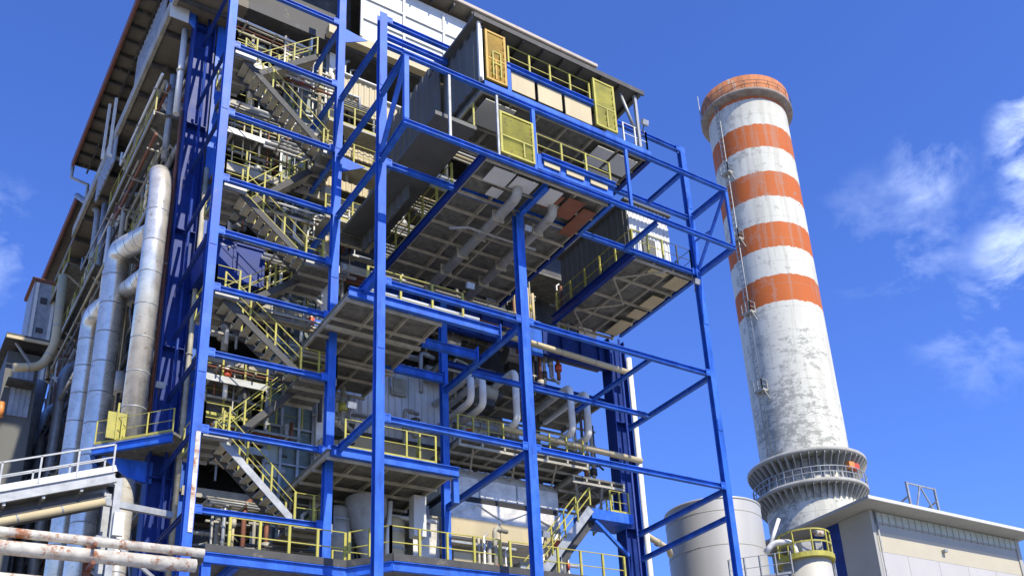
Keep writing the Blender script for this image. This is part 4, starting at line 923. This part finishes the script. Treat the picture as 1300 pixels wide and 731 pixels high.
# ================================================================== tank, silo, low building
def tankc(az, dist): return dist * math.cos(R(az)), dist * math.sin(R(az))
tx, ty = tankc(46.64, 58)
tk = thing('storage_tank', 'big pale round storage tank behind the right frame column', 'tank', (tx, ty, 0))
part(tk, 'shell', 'tank', MB().lathe([(2.82, 0), (2.82, 21.7)], (tx, ty, 0), 64))
part(tk, 'roof', 'tank', MB().lathe([(2.82, 21.7), (2.86, 21.72), (2.86, 21.82), (2.2, 22.0), (.01, 22.1)], (tx, ty, 0), 64))
k = MB()
for i in range(10): z = 3 + i * 2; k.lathe([(2.825, z), (2.835, z + .01), (2.835, z + .04), (2.825, z + .05)], (tx, ty, 0), 64, False)
part(tk, 'weld_seam', 'joist', k)
sx, sy = tankc(41.75, 50)
si = thing('silo', 'small pale silo with yellow railed top beneath the low building eave', 'silo', (sx, sy, 0))
part(si, 'shell', 'tank', MB().lathe([(1.2, 0), (1.2, 15.85), (.01, 16.0)], (sx, sy, 0), 48))
k = MB()
for i in range(9):
    th = 2 * math.pi * i / 9; c, s = math.cos(th), math.sin(th)
    k.bar((sx + 1.32 * c, sy + 1.32 * s, 15.9), (sx + 1.32 * c, sy + 1.32 * s, 17.2), .07, .07)
for z in (16.55, 17.15): k.lathe([(1.29, z), (1.35, z), (1.35, z + .07), (1.29, z + .07)], (sx, sy, 0), 32, False)
k.lathe([(1.2, 15.8), (1.42, 15.8), (1.42, 16.05), (1.2, 16.05)], (sx, sy, 0), 32, False)
part(si, 'railing', 'yellow', k)
part(si, 'filter_unit', 'pipegrey', MB().box(sx - .7, sx + .1, sy - .5, sy + .3, 16.0, 16.8).box(sx + .3, sx + .8, sy - .5, sy + .2, 16.0, 17.0))
part(si, 'filter_motor', 'rust', MB().tube([(sx + .2, sy - .7, 17.2), (sx + .75, sy - .7, 17.25)], .15, 10))
part(si, 'ladder', 'galv', MB().bar((sx + 1.1, sy - .8, 0), (sx + 1.1, sy - .8, 17), .06, .06).bar((sx + 1.35, sy - .5, 0), (sx + 1.35, sy - .5, 17), .06, .06))
cx2, cy2 = tankc(42.9, 50)
cw_ = thing('catwalk', 'short grey catwalk joining the tank to the railed silo', 'walkway', (cx2, cy2, 14.5))
part(cw_, 'deck', 'galv', MB().bar((sx - 1.2, sy + .2, 15.0), (sx - 3.1, sy + 2.3, 15.0), 1.0, .12))
part(cw_, 'railing', 'galv', MB().rail([(sx - 1.4, sy - .3, 15.1), (sx - 3.4, sy + 1.9, 15.1)], 1.1, .7, .06))
part(cw_, 'tube', 'galv', MB().tube([(sx - 1.2, sy - .2, 14.6), (sx - 3.2, sy + 2.0, 14.4)], .22, 12))
part(cw_, 'brace', 'joist', MB().bar((sx - 1.2, sy, 13.3), (sx - 3.1, sy + 2.2, 14.2), .1, .1))
pipe('white hooded elbow pipe between the tank and the silo', [(sx - .9, sy - .3, 15.9), (sx - 1.0, sy - .2, 16.75), (sx - 1.6, sy + .5, 16.85), (sx - 1.9, sy + .8, 16.4)], .15, 'whitepipe', flange=False, n=16)
tag(MB().tube([(sx - 1.1, sy + 1.2, 17.0), (sx - .2, sy + 1.2, 18.5)], .1, 10).build('vent_tube', 'whitepipe'), 'slanting white vent tube before the foot of the chimney', 'pipe')

B = thing('low_building', 'long low cream building with overhanging flat roof at the lower right', 'building', (55, 40, 0))
BX, BY, BZ = 46.5, 36.0, 21.0
part(B, 'lower_wall', 'renderpale', MB().box(BX, 60.7, BY, BY + .4, 0, 18.4), 'pale lower front wall')
part(B, 'front_wall', 'render', MB().box(BX, 60.7, BY - .01, BY + .4, 18.403, 19.6), 'cream band of the front wall')
part(B, 'eave_shade_band', 'rendergrey', MB().box(BX, 60.7, BY - .015, BY + .4, 19.603, 20.86))  # shadow of the eave painted as a grey band
part(B, 'side_wall', 'rendergrey', MB().box(BX - .25, BX - .003, BY - .1, BY + 2.3, 0, 20.86))  # grey paints in the shade on the side turned from the sun
bw = part(B, 'blue_wall', 'navy', MB().box(BX - .2, BX - .05, BY + 2.31, BY + 4.5, 17.6, 20.86))
part(B, 'side_wall', 'rendergrey', MB().box(BX - .2, BX - .05, BY + 2.31, BY + 4.5, 0, 17.59))
part(B, 'end_wall', 'rendergrey', MB().box(60.71, 61.1, BY - .1, BY + 8, 0, 20.86))
part(B, 'rear_wall', 'rendergrey', MB().box(BX, 60.7, BY + 8, BY + 8.3, 0, 20.86))
for i in range(23):
    x = BX + .25 + i * .61; q = part(B, 'ribbon_window', 'ribbon', MB().box(x, x + .55, BY - .06, BY - .018, 20.2, 20.8))
fr = MB()
for i in range(24): x = BX + .25 + i * .61; fr.box(x - .045, x - .015, BY - .09, BY - .018, 20.05, 20.84)
fr.box(BX + .2, 60.5, BY - .085, BY - .018, 20.12, 20.17)
part(B, 'window_frame', 'rendergrey', fr)
k = MB()
for i in range(5): x = BX + 2.6 + i * 2.9; k.box(x, x + .025, BY - .012, BY - .002, 0, 18.39)
part(B, 'panel_joint', 'rendergrey', k)
part(B, 'downpipe', 'galv', MB().tube([(BX + .12, BY - .2, 20.8), (BX + .12, BY - .2, 0)], .06, 8))
part(B, 'wall_lamp', 'galv', MB().box(BX + 6, BX + 6.3, BY - .28, BY - .02, 19.0, 19.15))
rf = part(B, 'roof', 'rendergrey', MB().box(44.85, 61.6, 34.7, 45, BZ - .12, BZ))
part(rf, 'fascia', 'white', MB().box(44.75, 61.7, 34.6, 34.69, BZ - .13, BZ + .06))
part(rf, 'side_fascia', 'rendergrey', MB().box(44.76, 44.84, 34.7, 45, BZ - .13, BZ + .05))
f_ = thing('roof_frame', 'grey galvanised braced frame standing on the low building roof', 'steel frame', (51, 35.6, BZ))
def fp(dx, dz, dy=0): return (49.75 + dx, 35.5 + dy, BZ + dz)
part(f_, 'post', 'galv', MB().bar(fp(0, 0), fp(0, 2.0), .14, .12)); part(f_, 'post', 'galv', MB().bar(fp(2.7, 0), fp(2.7, 2.0), .14, .12))
part(f_, 'top_beam', 'galv', MB().bar(fp(0.08, 1.93), fp(2.6, 1.93), .08, .09))
part(f_, 'brace', 'galv', MB().bar(fp(.35, 0), fp(1.25, 1.88), .09, .09)); part(f_, 'brace', 'galv', MB().bar(fp(2.5, 0), fp(1.3, 1.88), .08, .08))
part(f_, 'back_stay', 'galv', MB().bar(fp(0, 1.1), fp(-.5, 0, 2.6), .09, .09)); part(f_, 'back_stay', 'galv', MB().bar(fp(2.6, 1.1), fp(2.1, 0, 2.6), .09, .09))
g = thing('roof_unit', 'dark grey roof unit at the far right end of the low building', 'roof unit', (61, 37, BZ))
part(g, 'housing', 'panel', MB().box(60.3, 61.5, 36, 38, BZ + .005, BZ + .7)); part(g, 'cowl', 'galv', MB().tube([(59.3, 36.3, BZ + .5), (60.4, 36.3, BZ + .62)], .12, 10))

# ================================================================== fittings inside the boiler house
cr_ = random.Random(11)
levels = [(12.5, 16.0, 'on the bottom deck'), (16.6, 18.8, 'on the lower service level'), (19.1, 21.1, 'on the corrugated wall level'), (21.7, 23.9, 'on the middle platform level'),
          (24.3, 26.2, 'on the blue box level'), (26.7, 29.3, 'on the large platform level'), (29.8, 33.2, 'on the gate landing level'), (33.5, 37.6, 'on the level under the top floor')]
zones = [(9.3, 11.3, 'behind the stairs'), (11.6, 14.8, 'behind the second column'), (15.0, 18.0, 'left of the middle column'), (18.3, 21.5, 'right of the middle column'), (21.8, 24.4, 'towards the right end')]
def valve(x, y, z, lab):
    v = thing('valve', lab, 'valve', (x, y, z), 'valves inside the boiler house')
    part(v, 'body', cr_.choice(['pipegrey', 'joist', 'galv']), MB().lathe([(.01, -.2), (.14, -.18), (.2, 0), (.14, .18), (.06, .22), (.05, .6)], (x, y, z), 12))
    k = MB(); k.lathe([(.17, .55), (.2, .57), (.2, .61), (.17, .63), (.15, .59), (.17, .55)], (x, y, z), 14)
    k.box(x - .17, x + .17, y - .015, y + .015, z + .57, z + .6).box(x - .015, x + .015, y - .17, y + .17, z + .57, z + .6)
    part(v, 'handwheel', cr_.choice(['red', 'yellow', 'dark', 'dark']), k)
    part(v, 'pipe_stub', 'pipegrey', MB().tube([(x - .55, y, z), (x + .55, y, z)], .09, 10))
for li, (z0, z1, ln) in enumerate(levels):
    for zi, (x0, x1, zn) in enumerate(zones):
        if zi == 4 and li in (2, 3): continue
        tail = '%s, %s' % (zn, ln); yb = 35.9 if zi < 2 else 36.4
        if li in (2, 3) and zi >= 2: yb = 35.6
        if li == 0 and zi >= 3: yb = 34.3
        # riser
        x = x0 + cr_.random() * (x1 - x0); r = .05 + cr_.random() * .09; y = yb + cr_.random() * .5 - .4; m_ = cr_.choice(['pipegrey', 'whitepipe', 'galv', 'joist', 'silver'])
        pipe('upright branched pipe %s' % tail, [(x, y, z0), (x, y, z1 - .3), (x + .7, y + .2, z1 - .3)], r, m_, group='pipes inside the boiler house', n=8)
        # tray or horizontal pipe
        z = z0 + (z1 - z0) * (.45 + .4 * cr_.random()); y = yb + .2
        if cr_.random() < .5:
            t = thing('cable_tray', 'grey cable tray %s' % tail, 'cable tray', ((x0 + x1) / 2, y, z), 'cable trays')
            part(t, 'tray', 'galv', MB().box(x0, x1, y, y + .3, z, z + .02).box(x0, x1, y, y + .02, z + .02, z + .1).box(x0, x1, y + .28, y + .3, z + .02, z + .1))
            k = MB()
            for i in range(3): k.tube([(x0 + .05, y + .07 + i * .08, z + .05), (x1 - .05, y + .07 + i * .08, z + .05)], .025, 6)
            part(t, 'cable', 'black', k)
            part(t, 'hanger', 'galv', MB().box(x0 + .3, x0 + .34, y + .13, y + .17, z + .1, z1))
        else:
            pipe('level pipe %s' % tail, [(x0 - .1, y, z), ((x0 + x1) / 2, y, z), ((x0 + x1) / 2, y, z + .5), (x1 + .1, y, z + .5)], .06 + .09 * cr_.random(), cr_.choice(['whitepipe', 'pipegrey', 'silver', 'redrust', 'joist']), group='pipes inside the boiler house', n=8)
        # equipment
        q = cr_.random(); x = x0 + .4 + cr_.random() * (x1 - x0 - .8); y = yb - .2
        if q < .4: valve(x, y, z0 + .7, 'small handwheel valve %s' % tail)
        elif q < .7:
            t = thing('junction_box', 'grey electrical box %s' % tail, 'electrical box', (x, y, z0), 'electrical boxes')
            part(t, 'post', 'galv', MB().box(x - .03, x + .03, y + .03, y + .09, z0, z0 + 1.1)); part(t, 'box', cr_.choice(['galv', 'cream', 'white']), MB().box(x - .25, x + .25, y - .15, y + .028, z0 + .6, z0 + 1.3))
            part(t, 'lid', 'galv', MB().box(x - .22, x + .22, y - .18, y - .152, z0 + .64, z0 + 1.26))
        else:
            t = thing('fan_unit', 'round duct fan %s' % tail, 'fan', (x, y, z0), 'duct fans')
            part(t, 'housing', cr_.choice(['silver', 'joist', 'pipegrey']), MB().tube([(x - .4, y, z0 + .7), (x + .4, y, z0 + .7)], .38, 16)); part(t, 'motor', 'dark', MB().tube([(x + .4, y, z0 + .7), (x + .75, y, z0 + .7)], .18, 12))
            part(t, 'foot', 'dark', MB().box(x - .3, x + .3, y - .2, y + .2, z0, z0 + .33))
# fittings on the shaded left side
for bi, (y0, bn) in enumerate(((38.5, 'first bay'), (42.2, 'second bay'), (46.2, 'third bay'), (50.2, 'fourth bay'), (54.5, 'fifth bay'), (58.5, 'sixth bay'), (63, 'seventh bay'))):
    for li, (z, ln) in enumerate(((15.5, 'lowest row'), (19.0, 'second row'), (23.0, 'third row'), (27.0, 'fourth row'), (31.0, 'fifth row'), (35.0, 'top row'))):
        tail = 'on the shaded left side, %s back, %s' % (bn, ln)
        x = 8.0 + cr_.random() * .4; yy = y0 + cr_.random() * 1.5; q = cr_.random(); m_ = cr_.choice(['galv', 'whitepipe', 'joist', 'pipegrey', 'silver', 'redrust'])
        if q < .5: pipe('bent pipe ' + tail, [(x + .5, yy, z + 1.2), (x - .4, yy, z + 1.0), (x - .45, yy + .3, z - 1.0), (x - .2, yy + 1.6, z - 1.2)], .07 + .1 * cr_.random(), m_, group='bent pipes on the left side', n=8)
        elif q < .75:
            t = thing('wall_bracket', 'steel bracket frame ' + tail, 'bracket', (x, yy, z), 'bracket frames')
            part(t, 'arm', m_, MB().bar((x + .7, yy, z), (x - .7, yy, z), .12, .14)); part(t, 'strut', m_, MB().bar((x + .7, yy, z - 1.2), (x - .6, yy, z - .08), .08, .08)); part(t, 'post', m_, MB().bar((x - .6, yy, z + .08), (x - .6, yy, z + 1.3), .07, .07))
        else:
            t = thing('vessel', 'small drum ' + tail, 'vessel', (x, yy, z), 'small drums')
            part(t, 'shell', m_, MB().tube([(x - .2, yy, z), (x - .2, yy, z + .9)], .3, 14)); part(t, 'leg', 'dark', MB().box(x - .25, x - .15, yy - .05, yy + .05, z - .5, z))

# ================================================================== bundles of thin pipes, galleries and floodlights
mats_ = ['galv', 'joist', 'pipegrey', 'whitepipe', 'redrust', 'silver', 'dark', 'cream']
def rack_v(label, x, y, z0, z1, n, along='y', sp=.24, group='upright pipe racks'):
    t = thing('pipe_rack', label, 'pipe rack', (x, y, z0), group)
    for i in range(n):
        r = cr_.choice([.03, .04, .05, .07, .09]); px, py = (x + cr_.uniform(-.15, .15), y + i * sp) if along == 'y' else (x + i * sp, y + cr_.uniform(-.15, .15))
        a = z0 + cr_.uniform(0, .35) * (z1 - z0); b = z1 - cr_.uniform(0, .3) * (z1 - z0); m_ = cr_.choice(mats_)
        pts = [(px, py, a), (px, py, b)]
        if cr_.random() < .5: pts += [(px + (.9 if along == 'y' else .25), py + .15, b + .25)]
        if cr_.random() < .35: pts = [(px + (.6 if along == 'y' else .3), py - .2, a - .4)] + pts
        part(t, 'pipe', m_, MB().tube(pts, r, 8))
        if cr_.random() < .5: zc = cr_.uniform(a + .2, b - .2); part(t, 'valve_body', cr_.choice(['dark', 'joist', 'red', 'galv', 'yellow']), MB().tube([(px, py, zc), (px, py, zc + .3)], r * 1.9, 10))
    for zc in (z0 + (z1 - z0) * .3, z0 + (z1 - z0) * .7):
        part(t, 'clamp_bar', 'joist', MB().bar((x + .15, y - .2, zc), (x + .15, y + n * sp, zc), .08, .08) if along == 'y' else MB().bar((x - .2, y + .15, zc), (x + n * sp, y + .15, zc), .08, .08))
def rack_h(label, p, q, n, group='slung pipe racks', up=.13):
    t = thing('pipe_rack', label, 'pipe rack', p, group); P_, Q_ = Vector(p), Vector(q); d = (Q_ - P_).normalized(); sd = Vector((d.y, -d.x, 0)) * .22
    for i in range(n):
        r = cr_.choice([.03, .045, .06, .08]); a = P_ + sd * i + d * cr_.uniform(0, .8); b = Q_ + sd * i - d * cr_.uniform(0, .8)
        pts = [a, b] + ([b + Vector((0, 0, cr_.choice([-1, 1]) * .7))] if cr_.random() < .6 else [])
        part(t, 'pipe', cr_.choice(mats_), MB().tube(pts, r, 8))
    for u in (.15, .5, .85): c = P_.lerp(Q_, u); part(t, 'hanger', 'joist', MB().bar(c - sd * .5 - Vector((0, 0, .1)), c + sd * (n - .3) - Vector((0, 0, .1)), .06, .06))
ordn = ['first', 'second', 'third', 'fourth', 'fifth', 'sixth', 'seventh', 'eighth', 'ninth', 'tenth']
for i, (y, z0, z1) in enumerate([(38.6, 18, 28), (40.2, 30, 37), (43.2, 20, 33), (47.4, 12, 24), (48.6, 25, 35), (51.5, 14, 30), (54.5, 12, 28), (57.5, 14, 32), (60.8, 18, 34), (65, 18, 34)]):
    rack_v('crowded upright pipes on the shaded left side, %s bundle back from the corner' % ordn[i], 7.75, y, z0, z1, 9, 'y', .21)
for i, (y0, y1, z) in enumerate([(37.2, 45, 35.2), (37.2, 44, 31.9), (41, 52, 33.6), (45, 57, 30.2), (48, 60, 26.5), (50, 62, 22.5), (50, 63, 18.5)]):
    rack_h('thin horizontal pipes slung along the left side, %s rack from the top' % ordn[i], (7.0, y0, z), (7.0, y1, z + .1), 5)
lvn = ['on the bottom deck', 'on the lower service level', 'on the corrugated wall level', 'on the middle platform level', 'on the blue box level', 'on the large platform level', 'on the gate landing level', 'under the top floor']
for li, (z0, z1, ln) in enumerate(levels):
    rack_v('cluster of thin upright pipes behind the stairs ' + lvn[li], 9.3 + cr_.random() * .6, 35.3, z0, z1, 5, 'x', .34, 'pipe clusters behind the stairs')
    rack_v('cluster of thin upright pipes behind the second column ' + lvn[li], 13.4, 35.2 if li not in (4, 5) else 35.6, z0, z1, 5, 'x', .3, 'pipe clusters behind the second column')
    rack_h('pipes slung under the ceiling behind the stairs ' + lvn[li], (8.9, 35.4, z1 - .45), (12.6, 35.5, z1 - .45), 4)
    if li in (0, 4, 5): rack_h('pipes slung under the ceiling right of the second column ' + lvn[li], (13, 34.9, z1 - .4), (18, 34.9, z1 - .4), 4)
for i, (z, x0, x1) in enumerate(((31.4, 9.0, 11.2), (28.0, 9.2, 11.4), (25.9, 11.0, 13.2), (20.2, 8.9, 11.3), (17.6, 9.2, 11.5), (35.2, 9.0, 12.0))):
    t = thing('gallery', 'narrow inner gallery with railing behind the stairs, %s one' % ['second highest', 'third highest', 'middle', 'third lowest', 'lowest', 'highest'][i], 'gallery', (x0, 35, z), 'inner galleries')
    part(t, 'deck', 'grate', MB().box(x0, x1, 35.0, 36.0, z, z + .06)); part(t, 'edge', 'galv', MB().box(x0, x1, 34.93, 34.99, z - .12, z + .14))
    part(t, 'railing', 'yellow', MB().rail([(x0, 35.0, z + .07), (x1, 35.0, z + .07)], 1.05, .9, .05))
    part(t, 'joist', 'joist', MB().box(x0 + .3, x0 + .38, 35.0, 36, z - .14, z - .003).box(x1 - .9, x1 - .82, 35.0, 36, z - .14, z - .003))
for i, (x, y, z, w_) in enumerate(((12.9, 31.0, 18.0, 'beside the lower service platform'), (18.5, 27.9, 25.4, 'on top of the middle column'), (27.0, 27.8, 25.6, 'at the corner of the right hanging platform'), (16.6, 29.1, 22.9, 'on the rail of the middle platform'), (23.0, 25.5, 30.8, 'at the right end of the upper landing'), (7.9, 36.2, 20.0, 'on the left tower column'), (19.9, 30.0, 13.9, 'on the bottom deck rail'))):
    t = thing('floodlight', 'small unlit floodlight ' + w_, 'floodlight', (x, y, z), 'floodlights')
    part(t, 'housing', 'galv', MB().prism([(x - .15, y, z), (x + .15, y, z), (x + .15, y - .06, z + .22), (x - .15, y - .06, z + .22)], (0, -.14, -.05))); part(t, 'arm', 'dark', MB().bar((x, y + .1, z - .3), (x, y - .02, z + .05), .03, .03))
# pale ducts and sheets in the lower centre
for x0, x1, y, z0, z1, m_, lab in ((14.2, 15.1, 35.6, 12.6, 15.9, 'galv', 'tall grey ribbed duct on the bottom deck, left of the white cabinet'), (17.0, 18.1, 34.6, 12.6, 15.9, 'foil', 'pale crumpled duct riser right of the white cabinet'), (18.6, 21.0, 34.4, 12.6, 14.6, 'cream', 'long low cream casing behind the bottom deck rail'), (21.6, 23.2, 34.4, 12.6, 14.4, 'white', 'white low casing behind the rail near the steep stair')):
    t = thing('duct', lab, 'duct', ((x0 + x1) / 2, y, z0), 'insulated ducts')
    part(t, 'casing', m_, MB().box(x0, x1, y, y + .9, z0, z1)); part(t, 'flange', 'joist', MB().box(x0 - .06, x1 + .06, y - .06, y + .96, z1 + .002, z1 + .08).box(x0 - .04, x1 + .04, y - .04, y - .002, z0 + .9, z0 + .96))
t = thing('hopper', 'inverted grey cone hopper hanging left of the white cabinet', 'hopper', (14.8, 33.9, 13.2))
part(t, 'cone', 'pipegrey', MB().lathe([(.12, 13.2), (.16, 13.7), (.75, 15.4), (.75, 15.95)], (14.8, 33.9, 0), 20)); part(t, 'leg_pipe', 'whitepipe', MB().tube([(15.6, 33.6, 15.9), (15.45, 33.6, 13.2)], .09, 10))

# ================================================================== more fine pipework
for li, (z0, z1, ln) in enumerate(levels):
    if li in (0, 3, 4, 5, 6, 7):
        rack_v('thin upright pipes near the lift shaft ' + lvn[li], 11.2, 35.0, z0, z1, 5, 'x', .42, 'pipe clusters near the lift shaft')
        rack_h('conduits slung beside the lift shaft ' + lvn[li], (10.4, 34.85, z0 + 1.3), (14.6, 34.85, z0 + 1.35), 4, 'slung conduits')
    if li >= 4: rack_h('pipes slung low behind the gate landings ' + lvn[li], (15.4, 35.2, z0 + 1.0), (22.5, 35.3, z0 + 1.0), 5, 'slung conduits')
    if li == 2: rack_h('pipes running above the silver duct ' + lvn[li], (19.5, 34.5, z0 + .5), (25.5, 34.6, z0 + .5), 4, 'slung conduits')
for i, (x, z0, z1, y) in enumerate(((22.2, 25.0, 29.2, 35.0), (23.2, 22.6, 26.0, 34.9), (25.2, 18.6, 22.9, 35.2), (19.6, 12.6, 15.6, 34.2), (22.4, 12.6, 15.8, 33.9), (24.6, 24.9, 29.0, 35.0))):
    rack_v(['bright tangle of upright pipes between the two hanging platforms', 'upright pipes beneath the gap of the two hanging platforms', 'upright pipes before the right tower column under the dark girder', 'upright pipes rising from the bottom deck before the cream casing', 'upright pipes rising beside the steep stair', 'upright pipes left of the corrugated cabin'][i], x, y, z0, z1, 7, 'x', .2, 'pipe clusters on the right')
for i in range(7):
    y = 38.5 + i * 3.4; z = [36.2, 34.6, 30.5, 28.0, 24.5, 21.5, 17.0][i]
    rack_h('grey conduits angled up the left side, %s set back from the corner' % ordn[i], (7.1, y, z - 2.5), (7.4, y + 3.6, z), 6, 'angled conduits on the left side')
